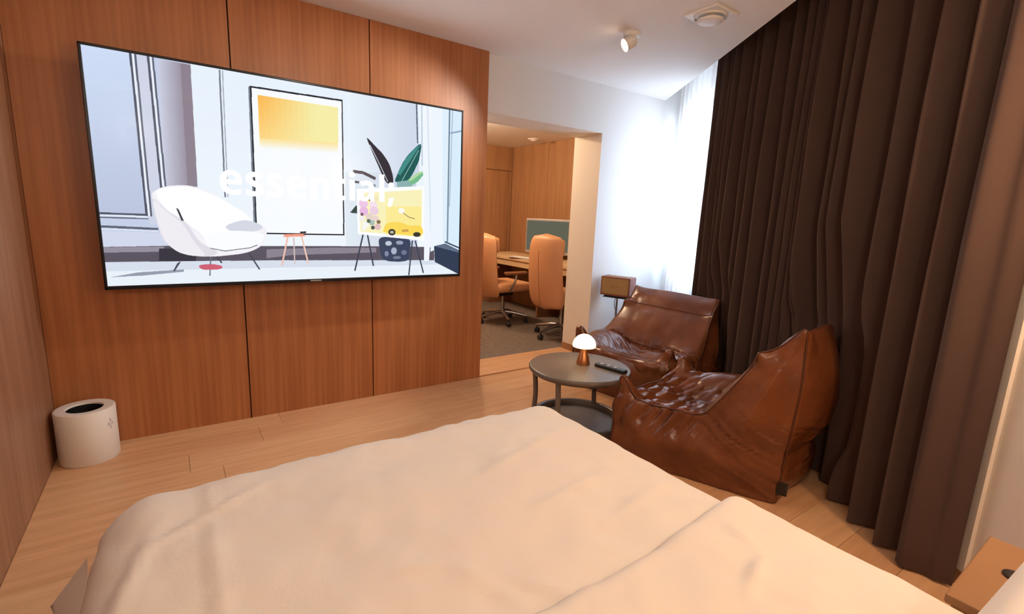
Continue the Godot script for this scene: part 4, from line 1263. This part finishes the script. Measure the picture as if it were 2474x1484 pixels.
func build_bed() -> void:
	var bed := thing("bed", "double bed filling the foreground", "bed", Vector3(BED_X, 0, 2.7))
	mesh_node("bed_frame", box(Vector3(0, 0.135, 0.06), Vector3(1.22, 0.19, 2.0), 0.02), M.base, bed)
	mesh_node("mattress", add_box(Shape.new(), Vector3(0, 0.36, 0.06), Vector3(1.26, 0.25, 2.04), 0.06, Basis.IDENTITY, 4).done(), M.pillow, bed)
	mesh_node("headboard", box(Vector3(0, 0.5, 1.115), Vector3(1.5, 1.0, 0.06), 0.02), M.base, bed)
	for x in [-1, 1]:
		for z in [-0.85, 0.95]:
			mesh_node("leg", box(Vector3(x * 0.52, 0.02, z), Vector3(0.06, 0.04, 0.06), 0.005), M.base, bed)
	var noise := FastNoiseLite.new()
	noise.seed = 12
	noise.frequency = 0.03
	noise.fractal_octaves = 2
	var duvet := thing("duvet", "rumpled cream duvet spread over the bed", "duvet", Vector3(0, 0, 0))
	var s := Shape.new()
	var pts := []
	var over := 0.50
	var na := 150
	var nb := 160
	for j in nb + 1:
		var b := -0.42 + (1.95 + 0.42) * j / nb
		var row := []
		for i in na + 1:
			var a := -(BED_HALF + over - 0.06) + 2 * (BED_HALF + over - 0.06) * i / na
			var p := drape(a, b, 0.0, noise)
			p.y += crease(p)
			row.append(p)
		pts.append(row)
	cloth(s, pts)
	up_normals(s)
	mesh_node("cover", s.done(), M.linen, duvet)
	# the turned-back upper part
	var s2 := Shape.new()
	var pts2 := []
	for j in 81:
		var t := j / 80.0
		var row := []
		for i in na + 1:
			var a := -(BED_HALF + over - 0.10) + 2 * (BED_HALF + over - 0.10) * i / na
			var b0 := 0.835 - 0.07 * (a - 0.35) + 0.010 * sin(a * 7.0)
			var b := b0 + (1.50 - b0) * pow(t, 1.3)
			var lift := 0.030 * sqrt(1.0 - pow(1.0 - minf((b - b0) / 0.035, 1.0), 2)) + 0.002
			var p := drape(a, b, lift, noise)
			p.y += crease(p)
			row.append(p)
		pts2.append(row)
	cloth(s2, pts2)
	up_normals(s2)
	mesh_node("turned_back_edge", s2.done(), M.linen, duvet)
	# corner of the cover sticking out at the foot
	var tip := Shape.new()
	var tp := []
	for j in 9:
		var row := []
		for i in 9:
			var u := i / 8.0
			var v := j / 8.0
			var base := Vector3(-0.50, 0.40, 1.66).lerp(Vector3(-0.485, 0.26, 1.90), v)
			row.append(base.lerp(Vector3(-0.578, 0.285, 1.63), u) + Vector3(0, 0.012 * sin(PI * u) * sin(PI * v), 0))
		tp.append(row)
	cloth(tip, tp)
	up_normals(tip)
	mesh_node("corner_flap", tip.done(), M.linen, duvet)
	# pillow at the near right
	var pl := pillow_mesh(0.62, 0.44, 0.17)
	var o := mesh_node("pillow", pl, M.pillow)
	o.position = Vector3(0.69, 0.694, 3.135)
	o.rotation = Vector3(deg_to_rad(2), deg_to_rad(-3), 0)
	tag(o, "white pillow at the lower right corner of the picture", "pillow")

func up_normals(s: Shape) -> void:
	# turn sheet normals to the upper or outer side
	var sum := 0.0
	for q in s.n: sum += q.y
	if sum < 0:
		for k in s.n.size(): s.n[k] = -s.n[k]
		for k in range(0, s.i.size(), 3):
			var e := s.i[k + 1]
			s.i[k + 1] = s.i[k + 2]
			s.i[k + 2] = e

func pillow_mesh(w: float, d: float, t: float) -> ArrayMesh:
	var s := Shape.new()
	for side in [1.0, -1.0]:
		var pts := []
		for j in 25:
			var v := j / 12.0 - 1.0
			var row := []
			for i in 33:
				var u := i / 16.0 - 1.0
				var puff := pow(maxf((1 - pow(absf(u), 2.6)) * (1 - pow(absf(v), 2.6)), 0.0), 0.45)
				var pinch := 1.0 - 0.06 * (u * u) * (1 - v * v) - 0.0
				var pinch2 := 1.0 - 0.06 * (v * v) * (1 - u * u)
				row.append(Vector3(u * w / 2 * pinch2, side * puff * t / 2, v * d / 2 * pinch))
			pts.append(row if side < 0 else reversed(row))
		cloth(s, pts)
	return s.done()

# ---------------------------------------------------------------- bean bags
var reach := {}

const SIDE := [Vector2(0.065, 0.02), Vector2(0.045, 0.23), Vector2(0.04, 0.768), Vector2(0.172, 0.632), Vector2(0.385, 0.318), Vector2(0.785, 0.325), Vector2(0.805, 0.02)]
const PUFF := [0.02, 0.085, 0.012, 0.030, -0.050, 0.018, 0.0]

class Bag:
	var place := Transform3D.IDENTITY
	var ears := []
	var lumps := []
	var noise := FastNoiseLite.new()
	func seg(p: Vector3, a: Vector3, b: Vector3, ra: float, rb: float) -> float:
		var t := clampf((p - a).dot(b - a) / (b - a).length_squared(), 0, 1)
		return p.distance_to(a.lerp(b, t)) - lerpf(ra, rb, t)
	func f(p: Vector3) -> float:
		var s := 0.44 - p.z + 0.0
		var q := Vector2(s, p.y)
		# distance to the side outline
		var best := 1e9
		var puff := 0.0
		var inside := false
		var n := SIDE.size()
		for k in n:
			var a: Vector2 = SIDE[k]
			var b: Vector2 = SIDE[(k + 1) % n]
			var e := b - a
			var w := q - a
			var t := clampf(w.dot(e) / e.length_squared(), 0, 1)
			var dd := (w - e * t).length_squared()
			if dd < best:
				best = dd
				puff = PUFF[k] * 4.0 * t * (1.0 - t)
			if (a.y > q.y) != (b.y > q.y) and q.x < a.x + (q.y - a.y) / (b.y - a.y) * (b.x - a.x):
				inside = not inside
		var d2 := sqrt(best)
		if inside: d2 = -d2
		var across := clampf(1.0 - pow(p.x / 0.33, 2), 0.0, 1.0)
		d2 -= puff * across
		var dx := absf(p.x) - (0.300 + 0.052 * smoothstep(0.0, 0.16, -d2) - 0.02 * smoothstep(0.45, 0.8, p.y))
		var out := Vector2(maxf(d2, 0), maxf(dx, 0)).length() + minf(maxf(d2, dx), 0.0) - 0.022
		for l in lumps:
			var v: Vector3 = (p - l[0]) / l[1]
			var g := v.length_squared()
			if g < 6.0: out -= l[2] * exp(-g)
		for c in ears:
			var e := seg(p, c[0], c[1], c[2], c[3])
			var h := clampf(0.5 + 0.5 * (out - e) / 0.05, 0, 1)
			out = lerpf(out, e, h) - 0.05 * h * (1 - h)
		# pressed flat where it leans on the curtain
		var lean_on := (place * p - EDGE).dot(OUT) - 0.208
		var mix := clampf(0.5 + 0.5 * (lean_on - out) / 0.07, 0, 1)
		out = lerpf(out, lean_on, mix) + 0.07 * mix * (1 - mix)
		# folds in the leather
		if absf(out) < 0.06:
			var low := 1.0 - smoothstep(0.28, 0.5, p.y)
			var rear := exp(-pow((s - 0.02) / 0.33, 2))
			var n1 := noise.get_noise_3d(p.x * 60.0, p.y * 330.0 - s * 180.0, s * 60.0)
			var n2 := noise.get_noise_3d(p.x * 150.0 + 40.0, p.y * 90.0, s * 290.0 + p.y * 130.0)
			var n3 := noise.get_noise_3d(p.x * 45.0, p.y * 45.0 + 90.0, s * 45.0)
			var seat := exp(-pow((p.y - 0.30) / 0.10, 2)) * smoothstep(0.3, 0.45, s)
			out += 0.014 * rear * low * (0.4 - absf(n1) * 2.0) + (0.003 + 0.016 * seat) * (0.4 - absf(n2) * 2.0) + 0.012 * n3
			# a deep fold where the back meets the floor part
			out += 0.022 * exp(-pow((p.y - 0.235 - 0.15 * s) / 0.022, 2)) * exp(-pow((s + 0.02) / 0.13, 2))
		return out

func bean_bag(label: String, at: Vector3, turn: float, seed_: int, lumps: Array, ears_high: Array, stretch := Vector3.ONE, skew := 0.0) -> Node3D:
	var o := thing("bean_bag_chair", label, "bean bag", at, turn, "brown leather bean bags")
	var own := Basis(Vector3.UP, turn)
	o.transform = Transform3D(Basis(own.x * stretch.x + own.z * skew, own.y * stretch.y, own.z * stretch.z), at)
	var bag := Bag.new()
	bag.place = o.transform
	bag.noise.seed = seed_
	bag.noise.frequency = 0.03
	bag.noise.fractal_octaves = 2
	bag.lumps = lumps
	for k in 2:
		var x := -1.0 if k == 0 else 1.0
		bag.ears.append([Vector3(x * 0.27, 0.27, -0.29), Vector3(x * 0.31, ears_high[k], -0.335), 0.066, 0.024])
		bag.ears.append([Vector3(x * 0.26, 0.60, 0.31), Vector3(x * 0.31, 0.668, 0.250), 0.035, 0.012])
		bag.ears.append([Vector3(x * 0.25, 0.72, 0.37), Vector3(x * 0.305, 0.79, 0.402), 0.04, 0.012])
	var body := mesh_node("bag", net(bag.f, Vector3(-0.46, -0.04, -0.47), Vector3(0.46, 0.90, 0.54), 0.0125), M.leather, o)
	body.mesh = floor_flat(body.mesh)
	var bv: PackedVector3Array = body.mesh.surface_get_arrays(0)[Mesh.ARRAY_VERTEX]
	for p in bv:
		var q: Vector3 = o.transform * p - EDGE
		var cell := Vector2i(roundi(q.dot(ALONG) / 0.03), roundi(q.y / 0.08))
		reach[cell] = maxf(reach.get(cell, -1.0), q.dot(OUT))
	# piping along the seams of the side panels
	for x in [-1.0, 1.0]:
		var key := [Vector3(x * 0.33, 0.06, -0.385), Vector3(x * 0.33, 0.28, -0.37), Vector3(x * 0.33, ears_high[0 if x < 0 else 1] + 0.02, -0.342), Vector3(x * 0.325, 0.36, -0.25), Vector3(x * 0.325, 0.345, -0.10), Vector3(x * 0.325, 0.345, 0.045), Vector3(x * 0.32, 0.50, 0.16), Vector3(x * 0.318, 0.685, 0.25), Vector3(x * 0.312, 0.74, 0.33), Vector3(x * 0.315, 0.82, 0.412), Vector3(x * 0.32, 0.60, 0.425), Vector3(x * 0.33, 0.35, 0.42), Vector3(x * 0.33, 0.05, 0.40)]
		mesh_node("piping", tube(smooth_path(on_bag(bag, curve(key, 7))), 0.0042, 6), M.piping, o)
	# seams across the back and the front of the seat
	for e in [[0.665, 0.262], [0.352, 0.050], [0.350, -0.348]]:
		var key := []
		for k in 9: key.append(Vector3(-0.29 + 0.58 * k / 8.0, e[0], e[1]))
		mesh_node("piping", tube(smooth_path(on_bag(bag, curve(key, 4))), 0.0042, 6), M.piping, o)
	return o

# points drawn onto the surface of a bag
func on_bag(bag: Bag, pts: Array) -> Array:
	var path := []
	for p in pts:
		var q: Vector3 = p
		for it in 6:
			var g := 0.006
			var grad := Vector3(bag.f(q + Vector3(g, 0, 0)) - bag.f(q - Vector3(g, 0, 0)), bag.f(q + Vector3(0, g, 0)) - bag.f(q - Vector3(0, g, 0)), bag.f(q + Vector3(0, 0, g)) - bag.f(q - Vector3(0, 0, g))).normalized()
			q -= grad * bag.f(q) * 0.8
		q.y = maxf(q.y, 0.006)
		path.append(q)
	return path

func smooth_path(p: Array) -> Array:
	var out := p.duplicate()
	for it in 2:
		var a := out.duplicate()
		for k in range(1, p.size() - 1): out[k] = (a[k - 1] + a[k] * 2.0 + a[k + 1]) / 4.0
	return out

func floor_flat(m: Mesh) -> ArrayMesh:
	var a := m.surface_get_arrays(0)
	var v: PackedVector3Array = a[Mesh.ARRAY_VERTEX]
	for k in v.size():
		if v[k].y < 0.0: v[k].y = 0.0
	a[Mesh.ARRAY_VERTEX] = v
	var out := ArrayMesh.new()
	out.add_surface_from_arrays(Mesh.PRIMITIVE_TRIANGLES, a)
	return out

func build_bean_bags() -> void:
	var near := bean_bag("brown leather bean bag chair nearest the bed, its back toward the curtain", Vector3(1.955, 0, 1.70), deg_to_rad(24), 4, [[Vector3(0.26, 0.36, -0.03), Vector3(0.12, 0.14, 0.20), 0.10]], [0.435, 0.42], Vector3(0.9, 1, 1), 0.27)
	mesh_node("tag", box(Vector3(-0.325, 0.09, 0.412), Vector3(0.006, 0.06, 0.04), 0.001), M.black, near)
	bean_bag("brown leather bean bag chair behind the round table, facing the room", Vector3(2.505, 0, 0.755), deg_to_rad(97), 11, [[Vector3(0.26, 0.37, -0.08), Vector3(0.12, 0.16, 0.24), 0.12], [Vector3(-0.26, 0.35, -0.14), Vector3(0.12, 0.14, 0.20), 0.09]], [0.46, 0.47], Vector3(1.18, 0.87, 0.92))

# ---------------------------------------------------------------- table and what stands on it
func build_table() -> void:
	var h := 0.365
	var c := Vector3(1.622, 0, 1.005)
	var t := thing("side_table", "round grey brown side table between the bean bags", "table", c)
	var r := 0.295
	mesh_node("table_top", lathe([Vector2(0, h - 0.038), Vector2(r - 0.035, h - 0.038), Vector2(r - 0.012, h - 0.034), Vector2(r, h - 0.02), Vector2(r + 0.002, h - 0.008), Vector2(r - 0.003, h - 0.001), Vector2(r - 0.012, h), Vector2(0, h)], 72), M.table, t)
	mesh_node("base_tray", lathe([Vector2(0, 0.012), Vector2(r - 0.05, 0.012), Vector2(r - 0.05, 0.0), Vector2(r - 0.02, 0.0), Vector2(r - 0.02, 0.055), Vector2(r - 0.028, 0.062), Vector2(r - 0.042, 0.062), Vector2(r - 0.05, 0.055), Vector2(r - 0.05, 0.026), Vector2(0, 0.026)], 72), M.table, t)
	for a in [38.0, 158.0, 218.0, 338.0]:
		var w := deg_to_rad(a)
		var d := Vector3(cos(w), 0, sin(w))
		var s := Shape.new()
		var pts := []
		for k in 13:
			var u := k / 12.0
			pts.append(d * (r - 0.034 - 0.012 * sin(PI * u)) + Vector3(0, 0.03 + (h - 0.064) * u, 0))
		add_tube(s, pts, 0.015, 10)
		mesh_node("leg", s.done(), M.table, t)
	# mushroom lamp
	var l := thing("mushroom_lamp", "small glowing mushroom lamp with copper foot on the round table", "lamp", Vector3(1.668, h, 0.985))
	mesh_node("lamp_foot", lathe([Vector2(0, 0), Vector2(0.040, 0), Vector2(0.042, 0.004), Vector2(0.036, 0.03), Vector2(0.026, 0.06), Vector2(0.018, 0.085), Vector2(0.014, 0.105), Vector2(0.014, 0.125), Vector2(0, 0.125)], 40), M.copper, l)
	var dome := []
	for k in 15:
		var w := PI / 2 * k / 14.0
		dome.append(Vector2(0.069 * cos(w), 0.112 + 0.070 * sin(w)))
	dome.insert(0, Vector2(0.067, 0.107))
	dome.insert(0, Vector2(0.0, 0.104))
	mesh_node("lamp_shade", lathe(dome, 48), glow(Color(1.0, 0.86, 0.66), 2.2), l)
	omni(l, Vector3(0, 0.135, 0), Color(1.0, 0.76, 0.5), 0.035, 0.04)
	# remote control
	var rc := thing("remote_control", "black remote control lying on the round table", "remote", Vector3(1.735, h, 1.145), atan2(0.04, 0.20))
	mesh_node("remote_body", add_box(Shape.new(), Vector3(0, 0.010, 0), Vector3(0.046, 0.020, 0.20), 0.008, Basis.IDENTITY, 3).done(), M.plastic, rc)
	for k in 3:
		mesh_node("button", lathe([Vector2(0.012, 0.0), Vector2(0.011, 0.003), Vector2(0, 0.0035)], 16, Transform3D(Basis.IDENTITY, Vector3(0, 0.0195, -0.06 + k * 0.045))), M.button, rc)

func build_small_things() -> void:
	# paper bin in the corner
	var b := thing("waste_bin", "white cylindrical waste bin in the corner by the panelled wall", "bin", Vector3(-0.682, 0, 0.135))
	var R := 0.112
	var H := 0.252
	mesh_node("bin_body", lathe([Vector2(0, 0.0), Vector2(R - 0.004, 0.0), Vector2(R, 0.006), Vector2(R, H - 0.004), Vector2(R - 0.003, H - 0.001), Vector2(R - 0.008, H), Vector2(0.070, H - 0.002), Vector2(0.068, H - 0.006), Vector2(0.068, H - 0.03)], 64), M.bin, b)
	mesh_node("bin_liner", lathe([Vector2(0.0679, H - 0.010), Vector2(0.064, H - 0.04), Vector2(0.055, H - 0.16), Vector2(0.0, H - 0.17)], 40), M.bag, b)
	var mk := Shape.new()
	for q in [[0.0, 0.022, 0.0, 0.003], [-0.010, 0.008, 0.7, 0.0024], [0.010, 0.008, -0.7, 0.0024], [0.0, -0.012, 0.0, 0.0022], [-0.006, 0.0, 1.2, 0.002], [0.006, 0.0, -1.2, 0.002]]:
		var w := 0.60 + float(q[0]) / R * 1.0
		var d := Vector3(cos(w), 0, sin(w))
		add_box(mk, d * (R + 0.0003) + Vector3(0, 0.172 + q[1], 0), Vector3(0.0012, 0.016, q[3]), 0.0002, Basis(Vector3.UP, -w) * Basis(Vector3.RIGHT, q[2]))
	mesh_node("printed_mark", mk.done(), M.mark, b)
	# speaker on its stand by the white wall
	var at := Vector3(2.84, 0, 0.135)
	var turn := atan2(-0.94, 0.34)
	var st := thing("speaker_stand", "slim metal speaker stand by the white wall", "stand", at, turn)
	mesh_node("stand_pole", lathe([Vector2(0.009, 0.012), Vector2(0.009, 0.560)], 14), M.steel, st)
	mesh_node("stand_plate", box(Vector3(0, 0.564, 0), Vector3(0.22, 0.008, 0.13), 0.003), M.caster, st)
	mesh_node("stand_foot", lathe([Vector2(0, 0), Vector2(0.12, 0), Vector2(0.12, 0.008), Vector2(0.115, 0.012), Vector2(0, 0.012)], 36), M.caster, st)
	var sp := thing("speaker", "brown box speaker with tan grille on a slim stand", "speaker", at + Vector3(0, 0.569, 0), turn)
	var w := 0.265
	var h := 0.165
	mesh_node("cabinet", add_box(Shape.new(), Vector3(0, h / 2 + 0.008, 0), Vector3(w, h, 0.14), 0.008, Basis.IDENTITY, 3).done(), M.speaker_body, sp)
	mesh_node("grille", box(Vector3(0, h / 2 + 0.010, 0.071), Vector3(w - 0.026, h - 0.030, 0.006), 0.002), M.grille, sp)
	var fr := Shape.new()
	for x in [-1, 1]: add_box(fr, Vector3(x * (w / 2 - 0.010), h / 2 + 0.010, 0.0715), Vector3(0.006, h - 0.016, 0.008), 0.002)
	for y in [-1, 1]: add_box(fr, Vector3(0, h / 2 + 0.010 + y * (h / 2 - 0.011), 0.0715), Vector3(w - 0.014, 0.006, 0.008), 0.002)
	mesh_node("grille_trim", fr.done(), M.tan_dark, sp)
	mesh_node("name_script", tube(curve([Vector3(-0.045, 0.088, 0.0745), Vector3(-0.03, 0.100, 0.0745), Vector3(-0.02, 0.084, 0.0745), Vector3(0.0, 0.092, 0.0745), Vector3(0.02, 0.085, 0.0745), Vector3(0.045, 0.092, 0.0745)], 6), 0.0018, 6), M.speaker_body, sp)
	for x in [-1, 1]:
		mesh_node("foot", lathe([Vector2(0, 0), Vector2(0.010, 0), Vector2(0.010, 0.009), Vector2(0, 0.009)], 14, Transform3D(Basis.IDENTITY, Vector3(x * 0.095, 0, 0.04))), M.caster, sp)
	mesh_node("control_plate", box(Vector3(0, h + 0.0085, -0.01), Vector3(0.18, 0.003, 0.05), 0.001), M.brass, sp)
	mesh_node("power_cord", tube(curve([Vector3(-0.03, 0.03, -0.074), Vector3(-0.045, -0.02, -0.078), Vector3(-0.055, -0.09, -0.08), Vector3(-0.03, -0.20, -0.082), Vector3(-0.06, -0.36, -0.085), Vector3(0.0, -0.50, -0.12), Vector3(0.05, -0.562, -0.17)], 8), 0.0032, 6), M.cord, sp)
	# bedside table
	var n := thing("bedside_table", "wooden bedside table in the lower right corner beside the bed", "bedside table", Vector3(1.10, 0, 3.09))
	mesh_node("table_body", box(Vector3(0, 0.255, 0), Vector3(0.32, 0.48, 0.52), 0.004), M.base, n)
	mesh_node("table_top", box(Vector3(0, 0.4975, 0), Vector3(0.34, 0.02, 0.54), 0.004), M.base, n)
	mesh_node("cable_grommet", lathe([Vector2(0.0, 0.5), Vector2(0.02, 0.5), Vector2(0.022, 0.511), Vector2(0.014, 0.513), Vector2(0.0, 0.509)], 24, Transform3D(Basis.IDENTITY, Vector3(0.02, 0.0, -0.20))), M.plastic, n)
	mesh_node("plinth", box(Vector3(0, 0.008, 0), Vector3(0.30, 0.016, 0.48), 0.002), M.black, n)

func spot_fixture(label: String, at: Vector3, aim: Vector3, energy: float, angle := 62.0) -> void:
	var o := thing("ceiling_spotlight", label, "spotlight", at, 0, "ceiling spotlights")
	mesh_node("mount", lathe([Vector2(0, -0.022), Vector2(0.046, -0.022), Vector2(0.05, -0.018), Vector2(0.05, 0)], 32), M.fixture, o)
	var d := aim.normalized()
	var x := d.cross(Vector3.FORWARD).normalized()
	var b := Basis(x, -d, x.cross(-d))
	var head := Vector3(0, -0.048, 0) + d * 0.012
	mesh_node("lamp_head", lathe([Vector2(0.0, 0.035), Vector2(0.030, 0.033), Vector2(0.038, 0.02), Vector2(0.040, -0.035), Vector2(0.037, -0.037), Vector2(0.034, -0.030)], 32, Transform3D(b, head)), M.fixture, o)
	mesh_node("lamp_lens", lathe([Vector2(0.0, -0.034), Vector2(0.036, -0.033)], 32, Transform3D(b, head)), glow(Color(1.0, 0.86, 0.66), 8.0), o)
	var l := SpotLight3D.new()
	l.name = "spot_beam"
	o.add_child(l)
	l.position = head + d * 0.045
	l.basis = Basis.looking_at(d, Vector3.FORWARD if absf(d.y) > 0.9 else Vector3.UP)
	l.light_color = Color(1.0, 0.962, 0.915)
	l.light_energy = energy
	l.light_size = 0.035
	l.spot_angle = angle
	l.spot_angle_attenuation = 0.6
	l.spot_range = 12.0
	l.spot_attenuation = 2.0
	l.shadow_enabled = true

func build_ceiling_things() -> void:
	spot_fixture("lit white spotlight on the ceiling before the opening", Vector3(2.01, CEIL, 0.845), Vector3(-1.6, -1.0, -0.72), 2.1, 36.0)
	spot_fixture("white ceiling spotlight above the foot of the bed, out of the picture", Vector3(0.55, CEIL, 1.35), Vector3(-0.1, -1, -0.35), 0.34, 75.0)
	spot_fixture("white ceiling spotlight above the right side of the bed, out of the picture", Vector3(0.95, CEIL, 2.75), Vector3(0.75, -1, 0.15), 0.15, 60.0)
	sconce("frosted globe wall lamp left of the bed head, out of the picture", Vector3(-0.54, 1.80, 3.85))
	sconce("frosted globe wall lamp on the pale wall past the curtain, out of the picture", at_wall(-1.78, 0.2999, 1.50), atan2(OUT.x, OUT.z), Color(1.0, 0.82, 0.64), 0.82)
	var v := thing("ceiling_vent", "square white ceiling vent with a round disc near the curtain", "vent", Vector3(2.112, CEIL, 1.29), deg_to_rad(2))
	mesh_node("vent_plate", box(Vector3(0, -0.006, 0), Vector3(0.20, 0.012, 0.20), 0.004), M.fixture, v)
	mesh_node("vent_ring", lathe([Vector2(0.082, -0.012), Vector2(0.084, -0.02), Vector2(0.078, -0.022), Vector2(0.074, -0.012)], 48), M.fixture, v)
	mesh_node("vent_disc", lathe([Vector2(0.0, -0.046), Vector2(0.05, -0.043), Vector2(0.066, -0.036), Vector2(0.068, -0.031), Vector2(0.03, -0.028), Vector2(0.03, -0.012)], 48), M.fixture, v)

func sconce(label: String, at: Vector3, turn := 0.0, tone := Color(1.0, 0.95, 0.89), energy := 0.48) -> void:
	var o := thing("wall_lamp", label, "lamp", at, turn, "wall lamps by the bed head")
	mesh_node("wall_plate", lathe([Vector2(0, 0.016), Vector2(0.045, 0.016), Vector2(0.05, 0.012), Vector2(0.05, 0)], 28, Transform3D(Basis(Vector3.RIGHT, -PI / 2), Vector3.ZERO)), M.brass, o)
	mesh_node("arm", tube(curve([Vector3(0, 0, -0.01), Vector3(0, 0, -0.08), Vector3(0, 0.02, -0.11), Vector3(0, 0.05, -0.12)], 6), 0.007, 10), M.brass, o)
	var ball := []
	for k in 17:
		var w := -PI / 2 + PI * k / 16.0
		ball.append(Vector2(0.06 * cos(w), 0.11 + 0.06 * sin(w)))
	mesh_node("lamp_globe", lathe(ball, 32, Transform3D(Basis.IDENTITY, Vector3(0, 0, -0.12))), glow(Color(1.0, 0.84, 0.62), 2.5), o)
	omni(o, Vector3(0, 0.11, -0.12), tone, energy, 0.055)
